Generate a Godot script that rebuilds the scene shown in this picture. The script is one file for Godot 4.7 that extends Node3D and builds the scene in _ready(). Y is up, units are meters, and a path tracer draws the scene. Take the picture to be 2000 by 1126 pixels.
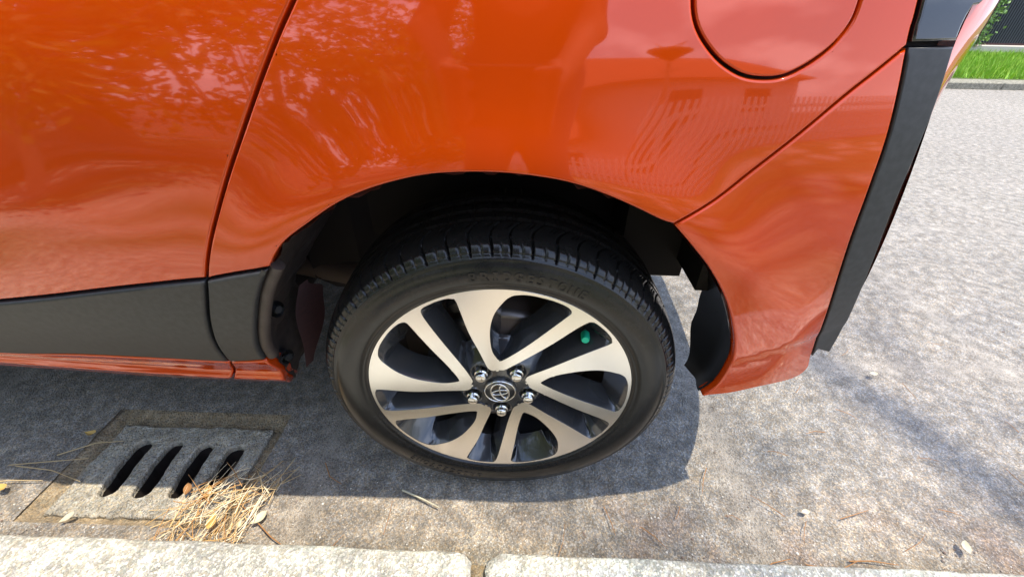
extends Node3D

const HC = [-.17,-.13,-.10,-.07,-.045,-.026,-.010,.003,.014,.021,.026,.030,.0325,.0335,.0332,.0318,.029,.0247,.0185,.010,-.001,-.014,-.029,-.047,-.066,-.09]
const BC = [-.12,-.07,-.03,0.0,.012,.019,.0235,.0262,.028,.029,.0295,.030,.0325,.0335,.0332,.0318,.029,.0247,.0185,.010,-.001,-.014,-.029,-.047,-.066,-.09]
# outlines of the panels of the car's left flank, as x (towards the rear) and y (up), metres from the wheel's foot
const GAP = [-0.0860,0.9850,-0.1300,0.9200,-0.1867,0.8423,-0.2046,0.8185,-0.2315,0.7802,-0.2638,0.7326,-0.2970,0.6840,-0.3247,0.6413,-0.3506,0.6003,-0.3721,0.5619,-0.3819,0.5408]
const GAP2 = [-0.3819,0.5408,-0.3964,0.5085,-0.4155,0.4669,-0.4336,0.4185,-0.4432,0.3819,-0.4490,0.3477]
const GAP3 = [-0.4490,0.3477,-0.4788,0.2913,-0.5093,0.2470]
const DOOR_LOW = [-1.2200,0.4050,-0.9500,0.4470,-0.7063,0.4860,-0.6213,0.4998,-0.5388,0.5147,-0.4605,0.5279,-0.3819,0.5408]
const Q_LOW = [-0.3819,0.5408,-0.3367,0.5537,-0.2854,0.5667]
const TRIM_LOW = [-1.2200,0.3520,-0.8420,0.3475,-0.7017,0.3555,-0.5738,0.3530,-0.4490,0.3477]
const TRIM2_LOW = [-0.4490,0.3477,-0.4155,0.3526,-0.3821,0.3594]
const SILL_LOW = [-1.2200,0.3150,-0.9157,0.2848,-0.7826,0.2740,-0.6542,0.2560,-0.5093,0.2470]
const SILL2_LOW = [-0.5093,0.2470,-0.4500,0.2460,-0.3974,0.2459]
const ARCH_SILL = [-0.3974,0.2459,-0.3848,0.3117,-0.3821,0.3594]
const ARCH_TRIM = [-0.3821,0.3594,-0.3757,0.3937,-0.3599,0.4351,-0.3318,0.4935,-0.3085,0.5339,-0.2854,0.5667]
const ARCH_F = [-0.2854,0.5667,-0.2690,0.5890,-0.2505,0.6075,-0.2200,0.6287,-0.1847,0.6519,-0.1527,0.6677,-0.1168,0.6802,-0.0770,0.6897,-0.0384,0.6934,0.0051,0.6939,0.0486,0.6901,0.0817,0.6842,0.1159,0.6737,0.1517,0.6592,0.1830,0.6450,0.1992,0.6401]
const ARCH_R = [0.1992,0.6401,0.2260,0.6139,0.2573,0.5812,0.2932,0.5344,0.3212,0.4865,0.3444,0.4335,0.3526,0.3883,0.3480,0.3422,0.3326,0.3168]
const DIAG = [0.1992,0.6401,0.2416,0.6687,0.2730,0.6988,0.3099,0.7353,0.3440,0.7711,0.3707,0.7956,0.3911,0.8147]
const FUEL = [.1753,.8576,.1763,.8430,.1824,.8286,.1940,.8148,.2118,.8007,.2342,.7904,.2550,.7876,.2745,.7895,.2920,.7973,.3081,.8088,.3188,.8203,.3260,.8343,.3278,.8497,.3265,.8660,.3200,.8850,.3080,.9000,.2900,.9110,.2700,.9165,.2500,.9180,.2300,.9155,.2100,.9085,.1930,.8960,.1820,.8800]
const STRIP_L = [0.3911,0.8147,0.4002,0.7800,0.4112,0.7317,0.4199,0.6761,0.4336,0.6029,0.4603,0.5093,0.4999,0.3850]
const STRIP_R = [0.4407,0.8149,0.4488,0.7657,0.4548,0.7147,0.4660,0.6425,0.4928,0.5415,0.5237,0.4445,0.5319,0.3861]
const LAMP_L = [0.3911,0.8167,.3888,.8310,.3870,.8506,.372,.92,.352,.985]
const LAMP_R = [.4408,.8178,.4400,.8314,.4435,.8455,.4541,.8515,.455,.90,.448,.985]
const BUMP_LOW = [0.3326,0.3168,0.3820,0.3203,0.4310,0.3313,0.4928,0.3290,0.5116,0.3502,0.4999,0.3850]

var mats := {}
var names := {}
var rng := RandomNumberGenerator.new()
var cam_pos := Vector3(.0263, .8481, .4649)

# ------------------------------------------------------------------ helpers
func numbered(called: String) -> String:
	var k: int = names.get(called, 0)
	names[called] = k + 1
	return called if k == 0 else "%s_%03d" % [called, k]

func tag(o: Node, label: String, category: String, group := "", kind := ""):
	if label != "": o.set_meta("label", label)
	if category != "": o.set_meta("category", category)
	if group != "": o.set_meta("group", group)
	if kind != "": o.set_meta("kind", kind)
	return o

func thing(called: String, label: String, category: String, at := Vector3.ZERO, group := "") -> Node3D:
	var o := Node3D.new()
	o.name = numbered(called)
	o.position = at
	add_child(o)
	tag(o, label, category, group)
	return o

func obj(called: String, mesh, m: Material, parent: Node = self) -> MeshInstance3D:
	var o := MeshInstance3D.new()
	o.name = numbered(called) if parent == self else called
	o.mesh = mesh.commit() if mesh is SurfaceTool else mesh
	o.material_override = m
	o.cast_shadow = GeometryInstance3D.SHADOW_CASTING_SETTING_ON
	parent.add_child(o, true)
	return o

func stl() -> SurfaceTool:
	var s := SurfaceTool.new()
	s.begin(Mesh.PRIMITIVE_TRIANGLES)
	return s

func vx(s: SurfaceTool, p: Vector3, n: Vector3):
	s.set_normal(n)
	s.add_vertex(p)

func tri(s: SurfaceTool, a: Vector3, b: Vector3, c: Vector3, na: Vector3, nb: Vector3, nc: Vector3):
	var g := (b - a).cross(c - a)
	if g.length_squared() < 1e-18: return
	vx(s, a, na)
	if g.dot(na + nb + nc) > 0.0:
		vx(s, c, nc); vx(s, b, nb)
	else:
		vx(s, b, nb); vx(s, c, nc)

func quad(s: SurfaceTool, a, b, c, d, na, nb, nc, nd):
	tri(s, a, b, c, na, nb, nc)
	tri(s, a, c, d, na, nc, nd)

func flat(s: SurfaceTool, a: Vector3, b: Vector3, c: Vector3, d: Vector3, out: Vector3):
	var n := (b - a).cross(c - a)
	if n.length_squared() < 1e-16: n = (c - a).cross(d - a)
	n = n.normalized()
	if n.dot(out) < 0.0: n = -n
	quad(s, a, b, c, d, n, n, n, n)

func box(s: SurfaceTool, lo: Vector3, hi: Vector3, tf := Transform3D.IDENTITY, bev := 0.0):
	var c := (lo + hi) / 2.0
	var h := (hi - lo) / 2.0
	var bv: float = min(bev, min(h.x, min(h.y, h.z)) * .6)
	for ax in 3:
		for sg in [-1.0, 1.0]:
			var u := (ax + 1) % 3
			var v := (ax + 2) % 3
			var q := []
			for k in [[-1, -1], [1, -1], [1, 1], [-1, 1]]:
				var w := Vector3.ZERO
				w[ax] = sg * h[ax]; w[u] = k[0] * (h[u] - bv); w[v] = k[1] * (h[v] - bv)
				q.append(tf * (c + w))
			var out := Vector3.ZERO
			out[ax] = sg
			flat(s, q[0], q[1], q[2], q[3], tf.basis * out)
	if bv <= 0.0: return
	for ax in 3:
		var u := (ax + 1) % 3
		var v := (ax + 2) % 3
		for su in [-1.0, 1.0]:
			for sv in [-1.0, 1.0]:
				var q := []
				for k in [[-1, 0], [1, 0], [1, 1], [-1, 1]]:
					var w := Vector3.ZERO
					w[ax] = k[0] * (h[ax] - bv)
					w[u] = su * (h[u] if k[1] == 0 else h[u] - bv)
					w[v] = sv * (h[v] - bv if k[1] == 0 else h[v])
					q.append(tf * (c + w))
				var out := Vector3.ZERO
				out[u] = su; out[v] = sv
				flat(s, q[0], q[1], q[2], q[3], tf.basis * out)
	for sx in [-1.0, 1.0]:
		for sy in [-1.0, 1.0]:
			for sz in [-1.0, 1.0]:
				var g := Vector3(sx, sy, sz)
				var a := tf * (c + g * (h - Vector3(0, bv, bv)))
				var b := tf * (c + g * (h - Vector3(bv, 0, bv)))
				var d := tf * (c + g * (h - Vector3(bv, bv, 0)))
				var n := (tf.basis * g).normalized()
				tri(s, a, b, d, n, n, n)

# a tube through points with radii; smooth
func tube(s: SurfaceTool, pts: Array, rad: Array, sides := 8, caps := true):
	var rings := []
	var nrm := []
	var up := Vector3(.31, .83, .46)
	for i in pts.size():
		var d: Vector3 = (pts[min(i + 1, pts.size() - 1)] - pts[max(i - 1, 0)]).normalized()
		if abs(d.dot(up)) > .95: up = Vector3(.9, -.1, .3)
		var a := d.cross(up).normalized()
		var b := a.cross(d).normalized()
		up = b
		var r := []
		var nn := []
		for k in sides:
			var t := TAU * k / sides
			var n := a * cos(t) + b * sin(t)
			r.append(pts[i] + n * rad[i]); nn.append(n)
		rings.append(r); nrm.append(nn)
	for i in pts.size() - 1:
		for k in sides:
			var l := (k + 1) % sides
			quad(s, rings[i][k], rings[i][l], rings[i + 1][l], rings[i + 1][k], nrm[i][k], nrm[i][l], nrm[i + 1][l], nrm[i + 1][k])
	if caps:
		for e in [0, pts.size() - 1]:
			var n: Vector3 = (pts[0] - pts[1]).normalized() if e == 0 else (pts[e] - pts[e - 1]).normalized()
			for k in sides:
				tri(s, pts[e], rings[e][k], rings[e][(k + 1) % sides], n, n, n)

# lathe round the z axis of a profile of (r, z); profile runs so that its outside is to its left when sharp is false normals are smoothed
func lathe(s: SurfaceTool, prof: Array, seg := 64, sharp := false, at := Vector3.ZERO):
	var pn := []
	for i in prof.size():
		var a: Vector2 = prof[max(i - 1, 0)]
		var b: Vector2 = prof[min(i + 1, prof.size() - 1)]
		var d := (b - a).normalized()
		pn.append(Vector2(-d.y, d.x))
	for i in prof.size() - 1:
		var d: Vector2 = (prof[i + 1] - prof[i]).normalized()
		var fn := Vector2(-d.y, d.x)
		var n0: Vector2 = fn if sharp else pn[i]
		var n1: Vector2 = fn if sharp else pn[i + 1]
		for k in seg:
			var t0 := TAU * k / seg
			var t1 := TAU * (k + 1) / seg
			var e0 := Vector3(cos(t0), sin(t0), 0)
			var e1 := Vector3(cos(t1), sin(t1), 0)
			var z := Vector3(0, 0, 1)
			quad(s, at + e0 * prof[i].x + z * prof[i].y, at + e1 * prof[i].x + z * prof[i].y, at + e1 * prof[i + 1].x + z * prof[i + 1].y, at + e0 * prof[i + 1].x + z * prof[i + 1].y,
				e0 * n0.x + z * n0.y, e1 * n0.x + z * n0.y, e1 * n1.x + z * n1.y, e0 * n1.x + z * n1.y)

func spline(flat_pts: Array, step := .012, closed := false) -> PackedVector2Array:
	var p := []
	for i in flat_pts.size() / 2: p.append(Vector2(flat_pts[2 * i], flat_pts[2 * i + 1]))
	var n := p.size()
	var out := PackedVector2Array()
	for i in (n if closed else n - 1):
		var p0: Vector2
		var p3: Vector2
		var p1: Vector2 = p[i]
		var p2: Vector2 = p[(i + 1) % n]
		if closed:
			p0 = p[(i - 1 + n) % n]; p3 = p[(i + 2) % n]
		else:
			p0 = p[i - 1] if i > 0 else 2 * p1 - p2
			p3 = p[i + 2] if i < n - 2 else 2 * p2 - p1
		var m: int = max(1, int(ceil(p1.distance_to(p2) / step)))
		for k in m:
			var t := float(k) / m
			out.append(.5 * ((2 * p1) + (p2 - p0) * t + (2 * p0 - 5 * p1 + 4 * p2 - p3) * t * t + (3 * p1 - p0 - 3 * p2 + p3) * t * t * t))
	if not closed: out.append(p[n - 1])
	return out

func rev(a: PackedVector2Array) -> PackedVector2Array:
	var b := a.duplicate()
	b.reverse()
	return b

func join(sides: Array) -> PackedVector2Array:
	var out := PackedVector2Array()
	for s in sides:
		for q in s:
			if out.is_empty() or out[out.size() - 1].distance_to(q) > 1e-4: out.append(q)
	if out[0].distance_to(out[out.size() - 1]) < 1e-4: out.remove_at(out.size() - 1)
	return out

func inset(poly: PackedVector2Array, d: float) -> PackedVector2Array:
	if d == 0.0: return poly
	var sgn := -1.0 if Geometry2D.is_polygon_clockwise(poly) else 1.0
	var n := poly.size()
	var out := PackedVector2Array()
	for i in n:
		var a := (poly[i] - poly[(i - 1 + n) % n]).normalized()
		var b := (poly[(i + 1) % n] - poly[i]).normalized()
		var na := Vector2(-a.y, a.x) * sgn
		var nb := Vector2(-b.y, b.x) * sgn
		var m := (na + nb)
		m = m / max(m.length_squared() / 2.0, .5)
		out.append(poly[i] + m * d)
	return out

# fills a flat outline (with holes) with small cells; f maps (point, drop) to a place
func fill(s: SurfaceTool, poly: PackedVector2Array, holes: Array, cell: float, f: Callable, nf: Callable):
	var lo := poly[0]
	var hi := poly[0]
	for q in poly:
		lo = lo.min(q); hi = hi.max(q)
	var nx := int(ceil((hi.x - lo.x) / cell))
	var ny := int(ceil((hi.y - lo.y) / cell))
	var loops := [poly] + holes
	var busy := {}
	for l in loops:
		var n: int = l.size()
		for i in n:
			var a: Vector2 = l[i]
			var b: Vector2 = l[(i + 1) % n]
			var m: int = max(1, int(a.distance_to(b) / cell * 3.0))
			for k in m + 1:
				var q := (a.lerp(b, float(k) / m) - lo) / cell
				for dx in [-.02, .02]:
					for dy in [-.02, .02]:
						busy[Vector2i(int(floor(q.x + dx)), int(floor(q.y + dy)))] = true
	for i in nx:
		for j in ny:
			var c := PackedVector2Array([lo + Vector2(i, j) * cell, lo + Vector2(i + 1, j) * cell, lo + Vector2(i + 1, j + 1) * cell, lo + Vector2(i, j + 1) * cell])
			var parts := [c]
			if busy.has(Vector2i(i, j)):
				parts = Geometry2D.intersect_polygons(c, poly)
				for h in holes:
					var nxt := []
					for q in parts: nxt.append_array(Geometry2D.clip_polygons(q, h))
					parts = nxt
			else:
				var mid := (c[0] + c[2]) / 2.0
				if not Geometry2D.is_point_in_polygon(mid, poly): continue
				var skip := false
				for h in holes:
					if Geometry2D.is_point_in_polygon(mid, h): skip = true
				if skip: continue
			for q in parts:
				var idx := Geometry2D.triangulate_polygon(q)
				var ps := []
				var ns := []
				for w in q:
					ps.append(f.call(w, 0.0)); ns.append(nf.call(w))
				for k in idx.size() / 3:
					var a := idx[3 * k]
					var b := idx[3 * k + 1]
					var d := idx[3 * k + 2]
					tri(s, ps[a], ps[b], ps[d], ns[a], ns[b], ns[d])

# a strip along an outline: rows of [inset, drop]; smooth across rows
func rim(s: SurfaceTool, poly: PackedVector2Array, rows: Array, f: Callable, inward := false):
	var n := poly.size()
	var rings := []
	for r in rows:
		var q := inset(poly, r[0] * (-1.0 if inward else 1.0))
		var pts := []
		for w in q: pts.append(f.call(w, r[1]))
		rings.append(pts)
	var mid: Vector3 = Vector3.ZERO
	for i in rows.size() - 1:
		for k in n:
			var l := (k + 1) % n
			var a: Vector3 = rings[i][k]
			var b: Vector3 = rings[i][l]
			var c: Vector3 = rings[i + 1][l]
			var d: Vector3 = rings[i + 1][k]
			var g := (b - a).cross(d - a)
			var out: Vector3 = (f.call(inset(poly, 0.0)[k], 0.0) - f.call(inset(poly, 0.0)[k], .01)).normalized()
			if g.dot(out) < 0.0 or (abs(g.normalized().dot(out)) < .02 and false): g = -g
			g = g.normalized()
			quad(s, a, b, c, d, g, g, g, g)

func sst(a: float, b: float, x: float) -> float:
	var t: float = clamp((x - a) / (b - a), 0.0, 1.0)
	return t * t * (3.0 - 2.0 * t)

# ------------------------------------------------------------------ car flank
func bsp(c: Array, y: float) -> float:
	var t := (y - .10) / .04
	var i: int = clamp(int(floor(t)), 1, c.size() - 3)
	var s := t - i
	return ((1 - s) ** 3 * c[i - 1] + (3 * s ** 3 - 6 * s * s + 4) * c[i] + (-3 * s ** 3 + 3 * s * s + 3 * s + 1) * c[i + 1] + s ** 3 * c[i + 2]) / 6.0

func flank(x: float, y: float) -> float:
	var w := sst(.2, .3, x)
	var z := bsp(HC, y)
	if w > 0.0:
		var b := bsp(BC, y)
		b -= .0025 * (1.0 - sst(-.012, .012, y - (.405 + (x - .37) * .32))) * sst(.26, .36, x)
		z = z * (1 - w) + b * w
	if x > .08: z -= .30 * pow(x - .08, 2.4)
	if x > .42: z -= .012 * sst(.42, .52, x) * sst(.56, .42, y)
	if x < -.4: z -= .016 * (x + .4) ** 2
	if x < -.30 and y > .55: z += .0022 * sin((x + .3) * 13.0 + y * 9.0) * sin(y * 17.0 + 1.0 - x * 5.0) * sst(-.30, -.50, x) * sst(.55, .64, y)
	var d := (sqrt((x / .375) ** 2 + ((y - .33) / .36) ** 2) - 1.0) * .365
	return z + .009 * exp(-((max(d, 0.0) / .055) ** 2)) * sst(.42, .60, y)

func flank_at(lift: float) -> Callable:
	return func(q: Vector2, drop: float) -> Vector3: return Vector3(q.x, q.y, flank(q.x, q.y) + lift - drop)

func flank_n(q: Vector2) -> Vector3:
	var e := .003
	return Vector3(-(flank(q.x + e, q.y) - flank(q.x - e, q.y)) / (2 * e), -(flank(q.x, q.y + e) - flank(q.x, q.y - e)) / (2 * e), 1).normalized()

func smooth_rim(s: SurfaceTool, poly: PackedVector2Array, r: float, depth: float, f: Callable, nf: Callable, inward := false):
	var sg := -1.0 if inward else 1.0
	var rows := []
	var ts := [0.0, .3, .6, .85, 1.0]
	var n := poly.size()
	var o1 := inset(poly, 0.0)
	var o2 := inset(poly, .001 * sg)
	for t in ts:
		var a: float = t * PI / 2
		var q := inset(poly, r * (1.0 - sin(a)) * sg)
		var ps := []
		var ns := []
		for k in n:
			ps.append(f.call(q[k], r * (1 - cos(a))))
			var out: Vector3 = (f.call(o1[k], 0.0) - f.call(o2[k], 0.0)).normalized()
			ns.append((nf.call(q[k]) * cos(a) + out * sin(a)).normalized())
		rows.append([ps, ns])
	var ps2 := []
	for k in n: ps2.append(f.call(o1[k], depth))
	rows.append([ps2, rows[rows.size() - 1][1]])
	for i in rows.size() - 1:
		for k in n:
			var l := (k + 1) % n
			quad(s, rows[i][0][k], rows[i][0][l], rows[i + 1][0][l], rows[i + 1][0][k], rows[i][1][k], rows[i][1][l], rows[i + 1][1][l], rows[i + 1][1][k])

func panel(called: String, poly: PackedVector2Array, m: Material, parent: Node, gap := .003, lift := 0.0, r := .003, depth := .018, holes: Array = [], cell := .014, f = null, nf = null) -> MeshInstance3D:
	var s := stl()
	var ff: Callable = flank_at(lift) if f == null else f
	var fn: Callable = flank_n if nf == null else nf
	var q := inset(poly, gap)
	var inner_holes := []
	for h in holes:
		var hh := inset(h, -gap)
		inner_holes.append(inset(hh, -r))
		smooth_rim(s, hh, r, depth, ff, fn, true)
	fill(s, inset(q, r), inner_holes, cell, ff, fn)
	smooth_rim(s, q, r, depth, ff, fn)
	return obj(called, s, m, parent)

# ------------------------------------------------------------------ materials
func mat(called: String, color: Color, rough: float, metal := 0.0) -> StandardMaterial3D:
	var m := StandardMaterial3D.new()
	m.albedo_color = color.linear_to_srgb()
	m.roughness = rough
	m.metallic = metal
	mats[called] = m
	return m

func noise(kind: int, freq: float, sd: int, oct := 1) -> FastNoiseLite:
	var n := FastNoiseLite.new()
	n.noise_type = kind
	n.frequency = freq
	n.seed = sd
	n.fractal_type = FastNoiseLite.FRACTAL_FBM if oct > 1 else FastNoiseLite.FRACTAL_NONE
	n.fractal_octaves = oct
	return n

func bytes(n: FastNoiseLite, w: int) -> PackedByteArray:
	var im := n.get_seamless_image(w, w, false, false, .12, true)
	im.convert(Image.FORMAT_L8)
	return im.get_data()

# grains of stone in a binder: [albedo texture, height texture]
func grain(w: int, stone_px: float, sd: int, dark: float, lo: float, hi: float, tints: Array, cover: float) -> Array:
	var nv := noise(FastNoiseLite.TYPE_CELLULAR, 1.0 / stone_px, sd)
	nv.cellular_return_type = FastNoiseLite.RETURN_CELL_VALUE
	nv.cellular_jitter = 1.0
	var nd := noise(FastNoiseLite.TYPE_CELLULAR, 1.0 / stone_px, sd)
	nd.cellular_return_type = FastNoiseLite.RETURN_DISTANCE2_SUB
	nd.cellular_jitter = 1.0
	for q in [nv, nd]:
		q.domain_warp_enabled = true; q.domain_warp_amplitude = stone_px * .5; q.domain_warp_frequency = .6 / stone_px; q.domain_warp_fractal_type = FastNoiseLite.DOMAIN_WARP_FRACTAL_NONE
	var v := bytes(nv, w)
	var d := bytes(nd, w)
	var fine := bytes(noise(FastNoiseLite.TYPE_SIMPLEX_SMOOTH, .35, sd + 3, 2), w)
	var mid := bytes(noise(FastNoiseLite.TYPE_SIMPLEX_SMOOTH, .02, sd + 4, 4), w)
	var col := PackedByteArray()
	col.resize(w * w * 3)
	var hgt := PackedByteArray()
	hgt.resize(w * w)
	for i in w * w:
		var tone := v[i] / 255.0
		var here := 1.0 if tone < cover else 0.0
		var e: float = clamp(d[i] / 255.0 * 3.2, 0.0, 1.0)
		var st: float = e * here
		var f := fine[i] / 255.0
		var m := mid[i] / 255.0
		var pick: float = fposmod(tone * 37.7, 1.0)
		var c: Color = tints[int(pick * tints.size()) % tints.size()]
		var a: float = lerp(dark * (.7 + .6 * f), lerp(lo, hi, fposmod(tone * 91.3, 1.0)) * (.85 + .3 * f), clamp(st * 1.4, 0.0, 1.0)) * (.8 + .4 * m)
		col[3 * i] = int(clamp(a * c.r, 0.0, 1.0) * 255); col[3 * i + 1] = int(clamp(a * c.g, 0.0, 1.0) * 255); col[3 * i + 2] = int(clamp(a * c.b, 0.0, 1.0) * 255)
		hgt[i] = int(clamp(.25 * f + .65 * sqrt(st) * (.6 + .4 * fposmod(tone * 53.1, 1.0)) + .1 * m, 0.0, 1.0) * 255)
	var a := Image.create_from_data(w, w, false, Image.FORMAT_RGB8, col)
	a.generate_mipmaps()
	var b := Image.create_from_data(w, w, false, Image.FORMAT_L8, hgt)
	return [ImageTexture.create_from_image(a), ImageTexture.create_from_image(b)]

func textured(called: String, g: Array, per_m: float, relief: float, rough: float, tint := Color(1, 1, 1)) -> StandardMaterial3D:
	var m := mat(called, tint, rough)
	m.albedo_color = tint
	m.albedo_texture = g[0]
	m.vertex_color_use_as_albedo = true
	m.uv1_triplanar = true
	m.uv1_world_triplanar = true
	m.uv1_scale = Vector3.ONE * per_m
	m.heightmap_enabled = true
	m.heightmap_texture = g[1]
	m.heightmap_scale = relief
	return m

func make_materials():
	var white := Color(1, 1, 1)
	var asphalt := grain(1024, 3.4, 11, .60, .63, .88, [white, Color(1, .97, .92), Color(.95, .97, 1), Color(1, .95, .88), Color(.93, .95, .97)], .75)
	textured("asphalt", asphalt, 1.1, .30, .93)
	var conc := grain(1024, 4.6, 29, .78, .60, .96, [white, Color(1, .98, .94), Color(.93, .95, .95), Color(1, .96, .88)], .55)
	textured("concrete", conc, 1.3, .22, .95)
	var kc := grain(1024, 4.4, 47, .66, .72, 1.0, [white, Color(1, .98, .92), Color(.93, .95, .93)], .62)
	textured("kerb", kc, 1.1, .26, .95)
	var p := mat("paint", Color(.66, .062, .0015), .06, .12)
	p.metallic_specular = .4; p.clearcoat_enabled = true; p.clearcoat = 1.0; p.clearcoat_roughness = .025
	mat("black_plastic", Color(.10, .104, .11), .46)
	var nz := bytes(noise(FastNoiseLite.TYPE_SIMPLEX_SMOOTH, .03, 71, 5), 512)
	var gz := bytes(noise(FastNoiseLite.TYPE_SIMPLEX_SMOOTH, .4, 72, 2), 512)
	var dust := PackedByteArray()
	var micro := PackedByteArray()
	dust.resize(512 * 512); micro.resize(512 * 512)
	for i in 512 * 512:
		dust[i] = int(clamp(150.0 + (nz[i] - 128) * .20 + (gz[i] - 128) * .10, 0, 255))
		micro[i] = gz[i]
	var dust_t := ImageTexture.create_from_image(Image.create_from_data(512, 512, false, Image.FORMAT_L8, dust))
	var micro_t := ImageTexture.create_from_image(Image.create_from_data(512, 512, false, Image.FORMAT_L8, micro))
	var wear := func(m: StandardMaterial3D, per_m: float, relief: float):
		m.albedo_texture = dust_t
		m.uv1_triplanar = true; m.uv1_scale = Vector3.ONE * per_m
		if relief > 0.0:
			m.heightmap_enabled = true; m.heightmap_texture = micro_t; m.heightmap_scale = relief
	wear.call(mats.black_plastic, 5.0, 0.0)
	var gp := mat("gloss_black", Color(.012, .013, .016), .12)
	gp.clearcoat_enabled = true; gp.clearcoat = 1.0; gp.clearcoat_roughness = .03
	mat("gap_black", Color(.022, .016, .014), .75)
	wear.call(mat("liner", Color(.20, .15, .13), .5), 3.0, .05)
	wear.call(mat("dirty_red", Color(.17, .055, .048), .55), 6.0, .0)
	var fl := mat("flap", Color(.012, .012, .013), .34)
	wear.call(mat("rubber", Color(.052, .050, .048), .21), 4.0, 0.0)
	mat("tread", Color(.022, .022, .024), .5)
	mat("machined", Color(1, .98, .95), .24, 1.0)
	var dw := mat("wheel_paint", Color(.062, .063, .068), .17, .45)
	dw.clearcoat_enabled = true; dw.clearcoat = 1.0; dw.clearcoat_roughness = .05
	mat("barrel", Color(.05, .05, .05), .4, .6)
	mat("chrome", Color(.80, .79, .77), .14, 1.0)
	mat("steel", Color(.22, .20, .19), .42, .8)
	mat("rust", Color(.16, .12, .095), .65, .2)
	mat("green_cap", Color(.015, .62, .34), .4)
	mat("yellow_dot", Color(.75, .5, .03), .6)
	mat("glass", Color(.012, .014, .016), .05)
	mat("dark_red", Color(.25, .01, .01), .1)
	mat("straw", Color(1, 1, 1), .8).vertex_color_use_as_albedo = true
	mat("dry", Color(.58, .44, .24), .8)
	mat("needle", Color(.38, .19, .07), .8)
	mat("pale_leaf", Color(.62, .58, .42), .7)
	mat("yellow_leaf", Color(.60, .40, .12), .7)
	mat("brown_leaf", Color(.34, .17, .06), .75)
	mat("soil", Color(.12, .09, .06), .95)
	mat("verge", Color(.10, .14, .035), .95)
	var gr := mat("grass", Color(.36, .52, .07), .6)
	gr.vertex_color_use_as_albedo = true
	gr.backlight_enabled = true; gr.backlight = Color(.35, .5, .1)
	mat("gate", Color(.045, .05, .06), .45, .3)
	mat("wall", Color(.55, .50, .43), .9)
	mat("white_wall", Color(.72, .70, .66), .85)
	mat("white_paint", Color(.78, .77, .74), .5)
	mat("roof", Color(.30, .10, .05), .85)
	mat("bark", Color(.42, .33, .22), .9)
	var lf := mat("leaf", Color(.055, .095, .022), .55)
	lf.backlight_enabled = true; lf.backlight = Color(.4, .5, .12)
	var l2 := mat("leaf_light", Color(.20, .20, .03), .55)
	l2.backlight_enabled = true; l2.backlight = Color(.5, .55, .12)
	mat("vine", Color(.22, .36, .10), .5)

# ------------------------------------------------------------------ scene
func _ready():
	rng.seed = 7
	# camera
	var cam := Camera3D.new()
	cam.name = "camera"
	var yaw := -.0195
	var pitch := .6176
	var roll := .0177
	var fw := Vector3(sin(yaw) * cos(pitch), -sin(pitch), -cos(yaw) * cos(pitch))
	var rt := Vector3(cos(yaw), 0, sin(yaw))
	var up := rt.cross(fw)
	var r2 := cos(roll) * rt + sin(roll) * up
	var u2 := -sin(roll) * rt + cos(roll) * up
	cam.transform = Transform3D(Basis(r2, u2, -fw), cam_pos)
	cam.fov = rad_to_deg(2.0 * atan(563.0 / 803.3253))
	cam.near = .004
	cam.far = 400.0
	add_child(cam)
	cam.current = true
	# sky, sun, exposure
	var we := WorldEnvironment.new()
	we.name = "sky"
	var env := Environment.new()
	env.background_mode = Environment.BG_SKY
	env.tonemap_mode = Environment.TONE_MAPPER_LINEAR
	env.tonemap_exposure = 1.3
	env.sdfgi_enabled = true
	env.ssao_enabled = true
	env.ssil_enabled = true
	var pm := ProceduralSkyMaterial.new()
	pm.sky_top_color = Color(.56, .66, .84)
	pm.sky_horizon_color = Color(.84, .88, .93)
	pm.sky_curve = .16
	pm.ground_bottom_color = Color(.35, .34, .32)
	pm.ground_horizon_color = Color(.7, .72, .74)
	pm.energy_multiplier = 1.0
	pm.sky_cover = cloud_cover()
	pm.sky_cover_modulate = Color(1, 1, 1, .8)
	var sky := Sky.new()
	sky.sky_material = pm
	env.sky = sky
	env.background_energy_multiplier = 1.9
	we.environment = env
	add_child(we)
	var sun := DirectionalLight3D.new()
	sun.name = "sun"
	sun.light_energy = 1.6
	sun.light_color = Color(1, .95, .87)
	sun.light_angular_distance = .5
	sun.shadow_enabled = true
	var to_sun := Vector3(.30, 1, .02).normalized()
	sun.look_at_from_position(to_sun * 30.0, Vector3.ZERO, Vector3(0, 0, 1))
	add_child(sun)

	make_materials()
	build_ground()
	build_kerbs()
	build_drain()
	build_car()
	build_far_side()
	build_back_side()
	build_person()
	build_grit()
	build_litter()

func cloud_cover() -> ImageTexture:
	var w := 1024
	var h := 512
	var n := noise(FastNoiseLite.TYPE_SIMPLEX_SMOOTH, 1.6, 5, 5)
	var im := Image.create(w, h, false, Image.FORMAT_RGBA8)
	for j in h / 2:
		var el := PI / 2 - PI * (j + .5) / h
		for i in w:
			var az := TAU * i / w
			var d := Vector3(cos(el) * cos(az), sin(el), cos(el) * sin(az))
			var q: Vector3 = d / (abs(d.y) + .35)
			var v := n.get_noise_3d(q.x, 0.0, q.z)
			var a: float = clamp((v + .12) * 2.2, 0.0, 1.0) * sst(.0, .15, el)
			var b: float = .92 - .15 * clamp(v, 0.0, 1.0)
			im.set_pixel(i, j, Color(b, b, b, a * .75))
	return ImageTexture.create_from_image(im)

# ------------------------------------------------------------------ ground
func axis(parts: Array) -> PackedFloat32Array:
	var out := PackedFloat32Array()
	for p in parts:
		if p.size() == 1: out.append(p[0])
		else:
			var n: int = int(round((p[1] - p[0]) / p[2]))
			for k in n + 1:
				var v: float = p[0] + (p[1] - p[0]) * k / n
				if out.is_empty() or v > out[out.size() - 1] + 1e-4: out.append(v)
	return out

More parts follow.
